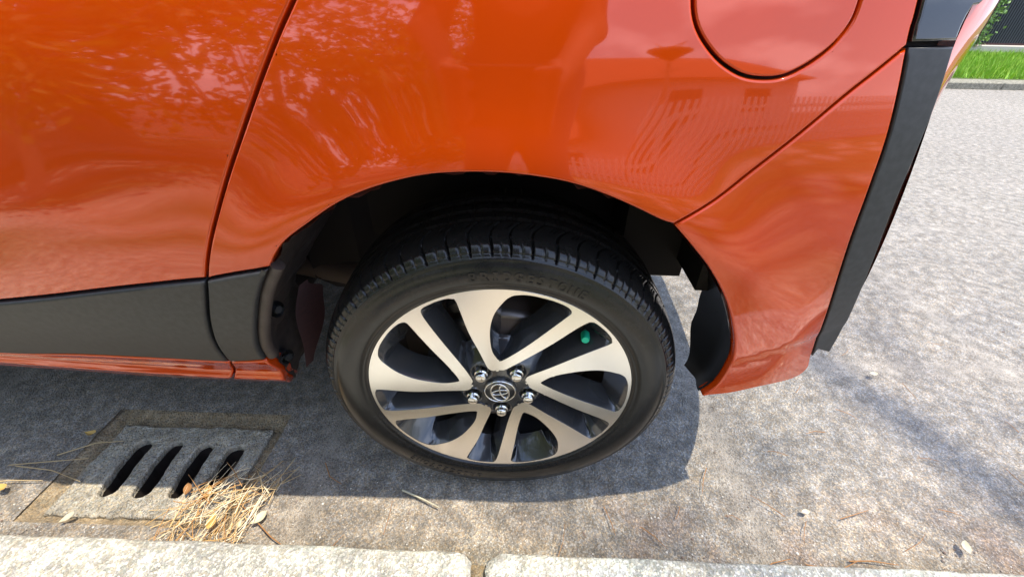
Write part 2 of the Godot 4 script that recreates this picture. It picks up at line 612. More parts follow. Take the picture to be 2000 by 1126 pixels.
func sheet(xs: PackedFloat32Array, zs: PackedFloat32Array, hf: Callable, cf: Callable, skip: Callable) -> ArrayMesh:
	var s := stl()
	var nx := xs.size()
	var nz := zs.size()
	for j in nz:
		for i in nx:
			var x := xs[i]
			var z := zs[j]
			var e := .01
			var n := Vector3(-(hf.call(x + e, z) - hf.call(x - e, z)) / (2 * e), 1, -(hf.call(x, z + e) - hf.call(x, z - e)) / (2 * e)).normalized()
			s.set_color(cf.call(x, z)); s.set_normal(n)
			s.add_vertex(Vector3(x, hf.call(x, z), z))
	for j in nz - 1:
		for i in nx - 1:
			if skip.call((xs[i] + xs[i + 1]) / 2, (zs[j] + zs[j + 1]) / 2): continue
			var a := j * nx + i
			for k in [a, a + 1, a + nx + 1, a, a + nx + 1, a + nx]: s.add_index(k)
	return s.commit()

func build_ground():
	var n1 := noise(FastNoiseLite.TYPE_SIMPLEX_SMOOTH, 2.3, 3, 4)
	var n2 := noise(FastNoiseLite.TYPE_SIMPLEX_SMOOTH, 7.0, 8, 3)
	var n3 := noise(FastNoiseLite.TYPE_SIMPLEX_SMOOTH, 14.0, 9, 2)
	var far_fade := func(x: float, z: float) -> float: return 1.0 - sst(2.0, 6.0, Vector2(x, z).length())
	var hf := func(x: float, z: float) -> float:
		return (.004 * n1.get_noise_2d(x, z) + .0025 * n2.get_noise_2d(x, z) + .0012 * n3.get_noise_2d(x, z)) * far_fade.call(x, z) - .006
	var cf := func(x: float, z: float) -> Color:
		var base := Color(.69, .65, .585)
		var a := n1.get_noise_2d(x * .7 + 3, z * .7)
		var b := n2.get_noise_2d(x * .6, z * .6 + 4)
		base = base * (1.0 + .13 * a + .07 * b)
		# pale tan dust in the gutter
		var dust: float = sst(-.16, .10, z + .06 * b) * (.55 + .45 * sst(-.4, .3, a))
		base = base.lerp(Color(.80, .69, .55) * (1.0 + .2 * b), dust * .62)
		# reddish grit along the kerb further back
		var red: float = sst(.0, .35, n2.get_noise_2d(x * .9 + 9, z * .9)) * sst(-.05, .09, z) * sst(-.1, .3, x)
		base = base.lerp(Color(.56, .38, .31), red * .4)
		# a damp green rim right by the kerb
		var moss: float = sst(.09, .16, z + .03 * a)
		base = base.lerp(Color(.42, .38, .25), moss * .5)
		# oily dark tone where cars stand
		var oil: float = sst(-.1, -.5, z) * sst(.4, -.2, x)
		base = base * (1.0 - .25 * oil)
		base.a = 1.0
		return base
	var xs := axis([[-60.0], [-30.0], [-15.0], [-8.0], [-4.0], [-2.4], [-1.6, -.955, .0215], [-.955, -.526, .0215], [-.526, 2.2, .0213], [2.4], [2.7], [3.1], [3.6], [4.2], [5.0], [6.0], [7.5], [9.5], [13.0], [20.0], [35.0], [60.0]])
	var zs := axis([[-5.25], [-4.4], [-3.7], [-3.1], [-2.6], [-2.2], [-1.9], [-1.6], [-1.3, -.168, .0206], [-.168, .10, .0206], [.10, .168, .017], [.24]])
	var o := obj("road", sheet(xs, zs, hf, cf, func(x, z): return x > -.955 and x < -.526 and z > -.168 and z < .10), mats.asphalt)
	tag(o, "grey asphalt road with dusty gutter beside the kerb", "road", "", "structure")
	# ground that goes on to the horizon
	var s := stl()
	flat(s, Vector3(-220, -.06, -220), Vector3(220, -.06, -220), Vector3(220, -.06, 220), Vector3(-220, -.06, 220), Vector3.UP)
	o = obj("ground", s, mats.soil)
	tag(o, "bare brown ground beyond the street", "ground", "", "structure")

func build_kerbs():
	var k := Node3D.new()
	k.name = "kerb"
	add_child(k)
	tag(k, "pale weathered concrete kerb of long stones beside the road", "kerb", "", "structure")
	var n1 := noise(FastNoiseLite.TYPE_SIMPLEX_SMOOTH, 18.0, 21, 3)
	var n2 := noise(FastNoiseLite.TYPE_SIMPLEX_SMOOTH, 5.0, 22, 3)
	var ends := [[-3.66, -2.50], [-2.46, -1.285], [-1.245, -.0385], [-.0135, 1.20], [1.24, 2.44], [2.48, 3.68], [3.72, 4.92]]
	var prof := [Vector2(.166, -.06), Vector2(.166, .02), Vector2(.166, .05), Vector2(.166, .092), Vector2(.1666, .101), Vector2(.1688, .107), Vector2(.173, .1105), Vector2(.182, .1125), Vector2(.20, .113), Vector2(.22, .113), Vector2(.24, .113), Vector2(.27, .113), Vector2(.30, .113), Vector2(.32, .108), Vector2(.325, .09), Vector2(.325, -.06)]
	for e in ends:
		var s := stl()
		var m := int((e[1] - e[0]) / .012)
		var cx: float = (e[0] + e[1]) / 2
		var hx: float = (e[1] - e[0]) / 2
		for i in m + 1:
			var x: float = e[0] + (e[1] - e[0]) * i / m
			var edge: float = hx - abs(x - cx)
			var shrink: float = .010 * (1.0 - sst(0.0, .022, edge + .006 * n1.get_noise_2d(x * 3, 2)))
			for q in prof:
				var p := Vector3(x, q.y - shrink * (1.0 if q.y > .05 else 0.0), q.x + shrink * (1.0 if q.x < .2 else 0.0))
				var rough := .0022 * n1.get_noise_3d(p.x, p.y, p.z) + .003 * n2.get_noise_3d(p.x, p.y, p.z)
				p.y += rough * (1.0 if q.y > .06 else 0.0)
				p.z += rough * 1.2
				p.x += .004 * n1.get_noise_3d(p.y * 2, p.z * 2, x) * (1.0 if edge < .03 else 0.0)
				var t := n2.get_noise_3d(p.x * .6, p.y, p.z)
				var c := Color(.95, .92, .83) * (1.0 + .25 * t)
				c = c.lerp(Color(.30, .31, .20), sst(.06, .0, q.y) * .6)
				c.a = 1
				s.set_color(c); s.set_smooth_group(0)
				s.add_vertex(p)
		var w := prof.size()
		for i in m:
			for j in w - 1:
				var a := i * w + j
				for t in [a, a + 1, a + w + 1, a, a + w + 1, a + w]: s.add_index(t)
		for ei in [0, m]:
			for j in range(1, w - 1):
				var a: int = ei * w
				if ei == 0:
					s.add_index(a); s.add_index(a + j + 1); s.add_index(a + j)
				else:
					s.add_index(a); s.add_index(a + j); s.add_index(a + j + 1)
		s.generate_normals()
		obj("kerb_stone", s, mats.kerb, k)
	# mortar in the joints
	var s2 := stl()
	for i in ends.size() - 1:
		box(s2, Vector3(ends[i][1] - .006, -.05, .180), Vector3(ends[i + 1][0] + .006, .090, .315))
	var mo: StandardMaterial3D = mats.concrete.duplicate()
	mo.albedo_color = Color(.62, .56, .46)
	obj("mortar", s2, mo, k)
	# the verge behind the kerb, where the photographer stands
	var nv := noise(FastNoiseLite.TYPE_SIMPLEX_SMOOTH, 1.2, 31, 4)
	var o := obj("verge", sheet(axis([[-60.0], [-20.0], [-8.0], [-4.0, 6.0, .25], [10.0], [20.0], [60.0]]), axis([[.325], [.6], [1.0, 4.8, .3]]),
		func(x, z): return .095 + .012 * nv.get_noise_2d(x, z), func(x, z): return Color(.74, .66, .54).lerp(Color(.22, .29, .09), sst(-.1, .25, nv.get_noise_2d(x * 1.4, z) + sst(.8, 2.0, z) * .35 - .12)), func(x, z): return false), mats.concrete)
	tag(o, "trodden verge of dust and thin grass behind the near kerb", "verge", "", "structure")

# ------------------------------------------------------------------ drain
func build_drain():
	var t := thing("drain_grate", "worn concrete drain grate with four slots set in the gutter", "drain grate", Vector3(-.74, 0, -.03))
	var o := Vector2(-.74, -.03)
	var nn := noise(FastNoiseLite.TYPE_SIMPLEX_SMOOTH, 30.0, 41, 3)
	var n2 := noise(FastNoiseLite.TYPE_SIMPLEX_SMOOTH, 8.0, 42, 3)
	var rough_loop := func(pts: Array, amp: float) -> PackedVector2Array:
		var q := spline(pts, .006, true)
		var out := PackedVector2Array()
		for p in q: out.append(p + Vector2(nn.get_noise_2d(p.x, p.y), nn.get_noise_2d(p.x + 7, p.y)) * amp)
		return out
	var rect := func(x0: float, x1: float, z0: float, z1: float, step: float, amp: float) -> PackedVector2Array:
		var out := PackedVector2Array()
		var cs := [Vector2(x0, z0), Vector2(x1, z0), Vector2(x1, z1), Vector2(x0, z1)]
		for i in 4:
			var m := int(cs[i].distance_to(cs[(i + 1) % 4]) / step)
			for k in m:
				var p: Vector2 = cs[i].lerp(cs[(i + 1) % 4], float(k) / m)
				out.append(p + Vector2(nn.get_noise_2d(p.x, p.y), nn.get_noise_2d(p.x + 7, p.y)) * amp)
		return out
	# slab with slots
	var slots := []
	for q in [[-.829, -.824, -.084, .040], [-.758, -.752, -.084, .041], [-.684, -.679, -.080, .038], [-.612, -.616, -.078, .036]]:
		var w := .0190
		var l := []
		for k in 7: l.append_array([q[0] - w * cos(PI * k / 6), q[2] + w * .8 - w * sin(PI * k / 6)])
		l.append_array([q[0] + w, -.03, q[1] + w, .005])
		for k in 7: l.append_array([q[1] + w * cos(PI * k / 6), q[3] - w * .8 + w * sin(PI * k / 6)])
		l.append_array([q[1] - w, .005, q[0] - w, -.03])
		slots.append(rough_loop.call(l, .0035))
	var slab: PackedVector2Array = rect.call(-.912, -.553, -.128, .084, .012, .006)
	var fs := func(q: Vector2, drop: float) -> Vector3:
		return Vector3(q.x - o.x, -.008 + .004 * n2.get_noise_2d(q.x, q.y) + .002 * nn.get_noise_2d(q.x, q.y) - drop, q.y - o.y)
	var up := func(q: Vector2) -> Vector3:
		var e := .004
		return Vector3(-(fs.call(q + Vector2(e, 0), 0.0).y - fs.call(q - Vector2(e, 0), 0.0).y) / (2 * e), 1, -(fs.call(q + Vector2(0, e), 0.0).y - fs.call(q - Vector2(0, e), 0.0).y) / (2 * e)).normalized()
	var m1: StandardMaterial3D = mats.concrete.duplicate()
	m1.albedo_color = Color(.86, .84, .79)
	m1.heightmap_scale = .45
	m1.vertex_color_use_as_albedo = false
	panel("grate_slab", slab, m1, t, 0.0, 0.0, .005, .016, slots, .009, fs, up)
	for l in slots:
		var sw := stl()
		var m: int = l.size()
		for i in m:
			var a: Vector2 = l[i]
			var b: Vector2 = l[(i + 1) % m]
			flat(sw, Vector3(a.x - o.x, -.024, a.y - o.y), Vector3(b.x - o.x, -.024, b.y - o.y), Vector3(b.x - o.x, -.075, b.y - o.y), Vector3(a.x - o.x, -.075, a.y - o.y), Vector3(0, 0, 1))
		obj("slot_wall", sw, mats.gap_black, t)
	# frame round the slab
	var m2: StandardMaterial3D = m1.duplicate()
	m2.albedo_color = Color(.80, .73, .62)
	var outer: PackedVector2Array = rect.call(-.962, -.519, -.175, .106, .012, .0)
	var hole: PackedVector2Array = rect.call(-.905, -.560, -.121, .077, .012, .0)
	var ff := func(q: Vector2, drop: float) -> Vector3:
		var rise: float = .009 * (1.0 - sst(.006, .020, min(min(q.x + .962, -.519 - q.x), min(q.y + .175, .106 - q.y))))
		return Vector3(q.x - o.x, -.019 + rise + .004 * n2.get_noise_2d(q.x + 3, q.y) + .002 * nn.get_noise_2d(q.x, q.y) - drop, q.y - o.y)
	var upf := func(q: Vector2) -> Vector3: return Vector3.UP
	var s := stl()
	fill(s, outer, [hole], .011, ff, upf)
	s.generate_normals()
	obj("grate_frame", s, m2, t)
	# the shaft below
	s = stl()
	var lo := Vector3(-.955 - o.x, -.42, -.168 - o.y)
	var hi := Vector3(-.526 - o.x, -.035, .10 - o.y)
	flat(s, Vector3(lo.x, lo.y, lo.z), Vector3(hi.x, lo.y, lo.z), Vector3(hi.x, lo.y, hi.z), Vector3(lo.x, lo.y, hi.z), Vector3.UP)
	for w in [[lo, Vector3(hi.x, lo.y, lo.z), Vector3(0, 0, 1)], [Vector3(hi.x, lo.y, lo.z), Vector3(hi.x, lo.y, hi.z), Vector3(-1, 0, 0)], [Vector3(hi.x, lo.y, hi.z), Vector3(lo.x, lo.y, hi.z), Vector3(0, 0, -1)], [Vector3(lo.x, lo.y, hi.z), lo, Vector3(1, 0, 0)]]:
		flat(s, w[0], w[1], Vector3(w[1].x, hi.y, w[1].z), Vector3(w[0].x, hi.y, w[0].z), w[2])
	obj("shaft", s, mats.gap_black, t)

# ------------------------------------------------------------------ car
func build_car():
	var car := thing("car", "orange hatchback parked by the kerb, seen at its rear wheel", "car")
	var gap := spline(GAP)
	var gap2 := spline(GAP2)
	var gap3 := spline(GAP3)
	var top := .985
	# rear door
	var front_x := -1.22
	panel("rear_door", join([gap, rev(spline(DOOR_LOW)), PackedVector2Array([Vector2(front_x, .6), Vector2(front_x, .8), Vector2(front_x, top), Vector2(-.8, top), Vector2(-.4, top)])]), mats.paint, car, .0022, 0.0, .003, .02)
	# front door and its trim, further along
	panel("front_door", join([PackedVector2Array([Vector2(-1.22, .408), Vector2(-1.22, .6), Vector2(-1.22, .8), Vector2(-1.22, top), Vector2(-1.8, top), Vector2(-2.35, top), Vector2(-2.42, .8), Vector2(-2.40, .6), Vector2(-2.35, .38), Vector2(-1.8, .38)])]), mats.paint, car, .0035, 0.0, .004, .02, [], .03)
	panel("front_sill", PackedVector2Array([Vector2(-1.222, .316), Vector2(-1.222, .404), Vector2(-1.6, .385), Vector2(-2.35, .376), Vector2(-2.35, .335), Vector2(-1.6, .325)]), mats.black_plastic, car, .002, .003, .004, .02, [], .03)
	# quarter panel with the fuel filler opening
	var fuel := spline(FUEL, .006, true)
	panel("quarter_panel", join([gap, spline(Q_LOW), spline(ARCH_F, .008), spline(DIAG), spline(LAMP_L), PackedVector2Array([Vector2(.2, top), Vector2(0, top)])]), mats.paint, car, .0016, 0.0, .003, .02, [fuel], .011)
	panel("fuel_flap", fuel, mats.paint, car, .0012, .0, .002, .014, [], .010)
	# bumper corner
	panel("rear_bumper", join([spline(DIAG), spline(STRIP_L), rev(spline(BUMP_LOW)), rev(spline(ARCH_R, .008))]), mats.paint, car, .0009, .0, .003, .02, [], .011)
	# black strip on the bumper corner
	panel("corner_trim", join([spline(STRIP_R), PackedVector2Array([Vector2(.503, .3995)]), rev(spline(STRIP_L))]), mats.black_plastic, car, .0008, .001, .002, .022, [], .011)
	panel("tail_light", join([spline(LAMP_R), PackedVector2Array([Vector2(.40, .985)]), rev(spline(LAMP_L))]), mats.gloss_black, car, .0015, .002, .003, .02, [], .009)
	# door trim and its continuation before the wheel
	panel("door_trim", join([spline(DOOR_LOW), gap2, rev(spline(TRIM_LOW))]), mats.black_plastic, car, .0020, .004, .005, .02, [], .012)
	panel("arch_trim", join([spline(Q_LOW), rev(spline(ARCH_TRIM, .008)), rev(spline(TRIM2_LOW)), rev(gap2)]), mats.black_plastic, car, .0020, .004, .005, .02, [], .011)
	# sill in two lengths, each with a crease along it
	var crease := func(q: Vector2, drop: float) -> Vector3:
		var lo: float = .2465 + max(0.0, -.5 - q.x) * .13
		var t: float = (q.y - lo) / max(.352 - lo, .02)
		var z: float = flank(q.x, q.y) - .004 * sst(.0, .4, t) + .008 * exp(-(((t - .30) / .16) ** 2)) + .006 * sst(.55, 1.0, t)
		return Vector3(q.x, q.y, z - drop)
	var cn := func(q: Vector2) -> Vector3:
		var e := .002
		return Vector3(-(crease.call(q + Vector2(e, 0), 0.0).z - crease.call(q - Vector2(e, 0), 0.0).z) / (2 * e), -(crease.call(q + Vector2(0, e), 0.0).z - crease.call(q - Vector2(0, e), 0.0).z) / (2 * e), 1).normalized()
	panel("sill", join([spline(TRIM_LOW), gap3, rev(spline(SILL_LOW))]), mats.paint, car, .0015, 0.0, .004, .03, [], .008, crease, cn)
	panel("sill_end", join([spline(TRIM2_LOW), rev(spline(ARCH_SILL, .008)), rev(spline(SILL2_LOW)), rev(gap3)]), mats.paint, car, .0015, 0.0, .004, .03, [], .008, crease, cn)
	# dark inner skin that shows in the gaps
	var s := stl()
	var skin := join([PackedVector2Array([Vector2(-2.3, .42), Vector2(-1.22, .36)]), spline(SILL_LOW), spline(SILL2_LOW), spline(ARCH_SILL), spline(ARCH_TRIM), spline(ARCH_F), spline(ARCH_R), spline(BUMP_LOW), rev(spline(STRIP_R)), spline(LAMP_R), PackedVector2Array([Vector2(0, .98), Vector2(-1.0, .98), Vector2(-2.3, .97)])])
	fill(s, inset(skin, .006), [], .025, flank_at(-.014), flank_n)
	obj("inner_skin", s, mats.gap_black, car)
	build_rear_face(car)
	build_arch(car)
	build_body(car)
	build_wheel(car)

func build_rear_face(car: Node):
	# the back of the bumper, turning away from the corner trim
	var right := spline(STRIP_R + LAMP_R.slice(2), .01)
	var xr := func(y: float) -> float:
		for i in right.size() - 1:
			if (right[i].y - y) * (right[i + 1].y - y) <= 0.0 and abs(right[i].y - right[i + 1].y) > 1e-6:
				return lerp(right[i].x, right[i + 1].x, (y - right[i].y) / (right[i + 1].y - right[i].y))
		return right[0].x if y > .7 else right[right.size() - 1].x
	var ys := []
	for k in 40: ys.append(lerp(.40, .985, k / 39.0))
	var x_edge := []
	for y in ys:
		var a := .515 if y < .4017 else .44
		if y > .4017:
			for i in right.size() - 1:
				var p := right[i]
				var q := right[i + 1]
				if (p.y - y) * (q.y - y) <= 0.0 and abs(p.y - q.y) > 1e-6:
					a = lerp(p.x, q.x, (y - p.y) / (q.y - p.y))
		x_edge.append(a)
	for pass_ in 6:
		var c := x_edge.duplicate()
		for k in range(1, 39): x_edge[k] = (c[k - 1] + 2 * c[k] + c[k + 1]) / 4.0
	var zs := []
	for k in 36: zs.append(pow(k / 35.0, 1.6))
	var place := func(i: int, j: int) -> Vector3:
		var y: float = ys[clamp(i, 0, 39)]
		var x0: float = x_edge[clamp(i, 0, 39)] - .004
		var z0 := flank(x0, y) - .002
		var s: float = zs[clamp(j, 0, 35)]
		var z: float = lerp(z0, -.84, s)
		var dz := z0 - z
		var reach: float = lerp(.69, .60, sst(.5, .9, y)) - x0
		var b := .055 * sst(.735, .85, y)
		var x: float = x0 + (reach - b) * (1.0 - exp(-dz / .20)) + b * (1.0 - exp(-dz / .03))
		return Vector3(x, y, z)
	var s := stl()
	for i in 39:
		for j in 35:
			var q := []
			var n := []
			for k in [[0, 0], [1, 0], [1, 1], [0, 1]]:
				var a: int = i + k[0]
				var b: int = j + k[1]
				q.append(place.call(a, b))
				var du: Vector3 = place.call(a + 1, b) - place.call(a - 1, b)
				var dv: Vector3 = place.call(a, b + 1) - place.call(a, b - 1)
				var g := du.cross(dv).normalized()
				if g.x < 0: g = -g
				n.append(g)
			quad(s, q[0], q[1], q[2], q[3], n[0], n[1], n[2], n[3])
	obj("bumper_back", s, mats.paint, car)
	# reflector-black lower apron of the bumper, closing it underneath
	s = stl()
	for j in 35:
		var a: Vector3 = place.call(0, j)
		var b: Vector3 = place.call(0, j + 1)
		quad(s, a, b, b + Vector3(-.05, -.06, 0), a + Vector3(-.05, -.06, 0), Vector3(1, -.6, 0), Vector3(1, -.6, 0), Vector3(1, -.6, 0), Vector3(1, -.6, 0))
	obj("bumper_apron", s, mats.black_plastic, car)

func arch_point(q: Vector2) -> Vector3:
	return Vector3(q.x, q.y, flank(q.x, q.y) - .012)

func build_arch(car: Node):
	# plastic liner swept inwards from the arch edge
	var nn := noise(FastNoiseLite.TYPE_SIMPLEX_SMOOTH, 9.0, 61, 3)
	var edge := join([spline(ARCH_SILL, .01), spline(ARCH_TRIM, .01), spline(ARCH_F, .01), spline(ARCH_R, .01)])
	var n := edge.size()
	var nr_at := 0
	for i in n:
		if edge[i].x > .2544 - .004 and nr_at == 0: nr_at = i
	var rows := 10
	var grid := []
	for i in n:
		var q := edge[i]
		var w := .30
		if q.x < 0: w = lerp(.15, .40, sst(.42, .55, q.y))
		elif q.x > .15: w = lerp(.09, .160, sst(.315, .37, q.y)) - .035 * sst(.42, .47, q.y) + .21 * sst(.515, .53, q.y) + .010 * nn.get_noise_2d(q.y * .8, 1)
		var out := Vector2(q.x, q.y - .33).normalized()
		var row := []
		for j in rows + 1:
			var t := float(j) / rows
			var d := w * t
			var bulge := .014 * sst(0, .05, d) + .008 * nn.get_noise_2d(i * .03, d * 2.0) * sst(.2, .1, q.x)
			var p := arch_point(q - out * .0015)
			row.append(Vector3(p.x + out.x * bulge, p.y + out.y * bulge - (.035 * t * sst(.47, .40, q.y) if q.x > .15 else 0.0), p.z - d))
		grid.append(row)
	var s := stl()
	var s2 := stl()
	for i in n - 1:
		for j in rows:
			var a: Vector3 = grid[i][j]
			var b: Vector3 = grid[i + 1][j]
			var c: Vector3 = grid[i + 1][j + 1]
			var d: Vector3 = grid[i][j + 1]
			var g := []
			for k in [[i, j], [i + 1, j], [i + 1, j + 1], [i, j + 1]]:
				var du: Vector3 = grid[min(k[0] + 1, n - 1)][k[1]] - grid[max(k[0] - 1, 0)][k[1]]
				var dv: Vector3 = grid[k[0]][min(k[1] + 1, rows)] - grid[k[0]][max(k[1] - 1, 0)]
				var m := du.cross(dv).normalized()
				var inn: Vector3 = Vector3(0, .33, 0) - grid[k[0]][k[1]]
				if m.dot(inn) < 0: m = -m
				g.append(m)
			quad(s2 if edge[i].x > .2 else s, a, b, c, d, g[0], g[1], g[2], g[3])
	obj("arch_liner", s, mats.liner, car)
	obj("mud_flap", s2, mats.flap, car)
	# black lip seal along the front of the arch
	s = stl()
	var pts := []
	var rad := []
	for q in join([spline(ARCH_TRIM, .01)]):
		var out := Vector2(q.x, q.y - .33).normalized()
		pts.append(Vector3(q.x - out.x * .004, q.y - out.y * .004, flank(q.x, q.y) - .012)); rad.append(.009)
	tube(s, pts, rad, 10)
	obj("arch_lip", s, mats.liner, car)
	# inner edge of the panel at the front of the arch, red paint showing through the dirt
	s = stl()
	for i in n - 1:
		if edge[i].x > -.3 or edge[i].y > .45 or edge[i].y < .25: continue
		var a := Vector3(edge[i].x + .014, edge[i].y, -.085)
		var b := Vector3(edge[i + 1].x + .014, edge[i + 1].y, -.085)
		var w0: float = .012 + .030 * sst(.25, .36, edge[i].y) * sst(.45, .40, edge[i].y)
		var w1: float = .012 + .030 * sst(.25, .36, edge[i + 1].y) * sst(.45, .40, edge[i + 1].y)
		var nrm := Vector3(.75, .3, .6).normalized()
		quad(s, a, b, b + Vector3(w1 * .5, 0, -w1 * 1.6), a + Vector3(w0 * .5, 0, -w0 * 1.6), nrm, nrm, nrm, nrm)
	obj("inner_flange", s, mats.dirty_red, car)
	# two liner fasteners
	for q in [[-.358, .452, -.02], [-.392, .325, -.045]]:
		s = stl()
		var c := Vector3(q[0] + .012, q[1], q[2])
		var d := Vector3(1, .15, .35).normalized()
		tube(s, [c - d * .02, c + d * .004, c + d * .004, c + d * .008], [.013, .013, .007, .006], 12)
		obj("liner_clip", s, mats.black_plastic, car)

func build_body(car: Node):
	# the mass of the body: floor, inner wheel house, cabin and roof
	var s := stl()
	box(s, Vector3(-3.30, .24, -1.58), Vector3(-.50, .90, -.16))
	box(s, Vector3(-.50, .42, -1.50), Vector3(.34, .95, -.33))
	box(s, Vector3(-.52, .235, -1.49), Vector3(-.24, .60, -.30), Transform3D.IDENTITY, .09)
	box(s, Vector3(.22, .40, -.95), Vector3(.345, .70, -.225))
	box(s, Vector3(-.50, .735, -.34), Vector3(.34, .95, -.06))
	box(s, Vector3(.33, .44, -1.56), Vector3(.50, .95, -.12))
	obj("underbody", s, mats.gap_black, car)
	s = stl()
	tube(s, [Vector3(0, .30, -.10), Vector3(0, .30, -1.5)], [.035, .035], 12)
	tube(s, [Vector3(-.03, .31, -.24), Vector3(-.30, .33, -.30), Vector3(-.55, .34, -.36)], [.03, .032, .035], 12)
	obj("rear_axle", s, mats.rust, car)
	# upper body: glass band and roof
	s = stl()
	var rows := [[.985, -.034], [1.15, -.075], [1.35, -.13], [1.52, -.19]]
	for i in 3:
		flat(s, Vector3(-2.3 + .25 * i, rows[i][0], rows[i][1]), Vector3(.40 - .04 * i, rows[i][0], rows[i][1]), Vector3(.36 - .04 * i, rows[i + 1][0], rows[i + 1][1]), Vector3(-2.05 + .25 * i, rows[i + 1][0], rows[i + 1][1]), Vector3(0, 0, 1))
	obj("side_window", s, mats.glass, car)
	s = stl()
	box(s, Vector3(-1.55, 1.52, -1.50), Vector3(.30, 1.60, -.19), Transform3D.IDENTITY, .03)
	obj("roof", s, mats.paint, car)
	for x in [[-1.22, -1.16], [.18, .40]]:
		s = stl()
		flat(s, Vector3(x[0], .985, -.030), Vector3(x[1], .985, -.030), Vector3(x[1] - .04, 1.53, -.186), Vector3(x[0] - .02, 1.53, -.186), Vector3(0, 0, 1))
		obj("pillar", s, mats.paint, car)
	# tail gate
	s = stl()
	flat(s, Vector3(.56, .985, -.3), Vector3(.56, .985, -1.5), Vector3(.32, 1.55, -1.4), Vector3(.32, 1.55, -.25), Vector3(1, 0, 0))
	flat(s, Vector3(.43, .985, -.08), Vector3(.56, .985, -.3), Vector3(.32, 1.55, -.25), Vector3(.28, 1.55, -.2), Vector3(1, 0, 1))
	flat(s, Vector3(-2.3, .985, -.06), Vector3(.36, .985, -.045), Vector3(.36, .985, -1.5), Vector3(-2.3, .985, -1.5), Vector3.UP)
	flat(s, Vector3(.36, .985, -.045), Vector3(.47, .985, -.12), Vector3(.47, .985, -1.5), Vector3(.36, .985, -1.5), Vector3.UP)
	flat(s, Vector3(.47, .985, -.12), Vector3(.56, .985, -.30), Vector3(.56, .985, -1.5), Vector3(.47, .985, -1.5), Vector3.UP)
	obj("tail_gate", s, mats.glass, car)

# ------------------------------------------------------------------ wheel
func pol(r: float, deg: float) -> Vector2:
	return Vector2(cos(deg_to_rad(deg)), sin(deg_to_rad(deg))) * r

func loop_of(polar: Array, turn: float, step := .004) -> PackedVector2Array:
	var l := []
	for q in polar:
		var v := pol(q[0], q[1] + turn)
		l.append_array([v.x, v.y])
	return spline(l, step, true)

func wheel_depth(p: Vector2) -> float:
	# the machined face dishes in a little towards the hub
	return -.006 * (1.0 - sst(.04, .16, p.length()))

func draft(p: Vector2) -> float:
	var r := p.length()
	return lerp(.004, .012, sst(.06, .12, r)) + .014 * sst(.196, .212, r)

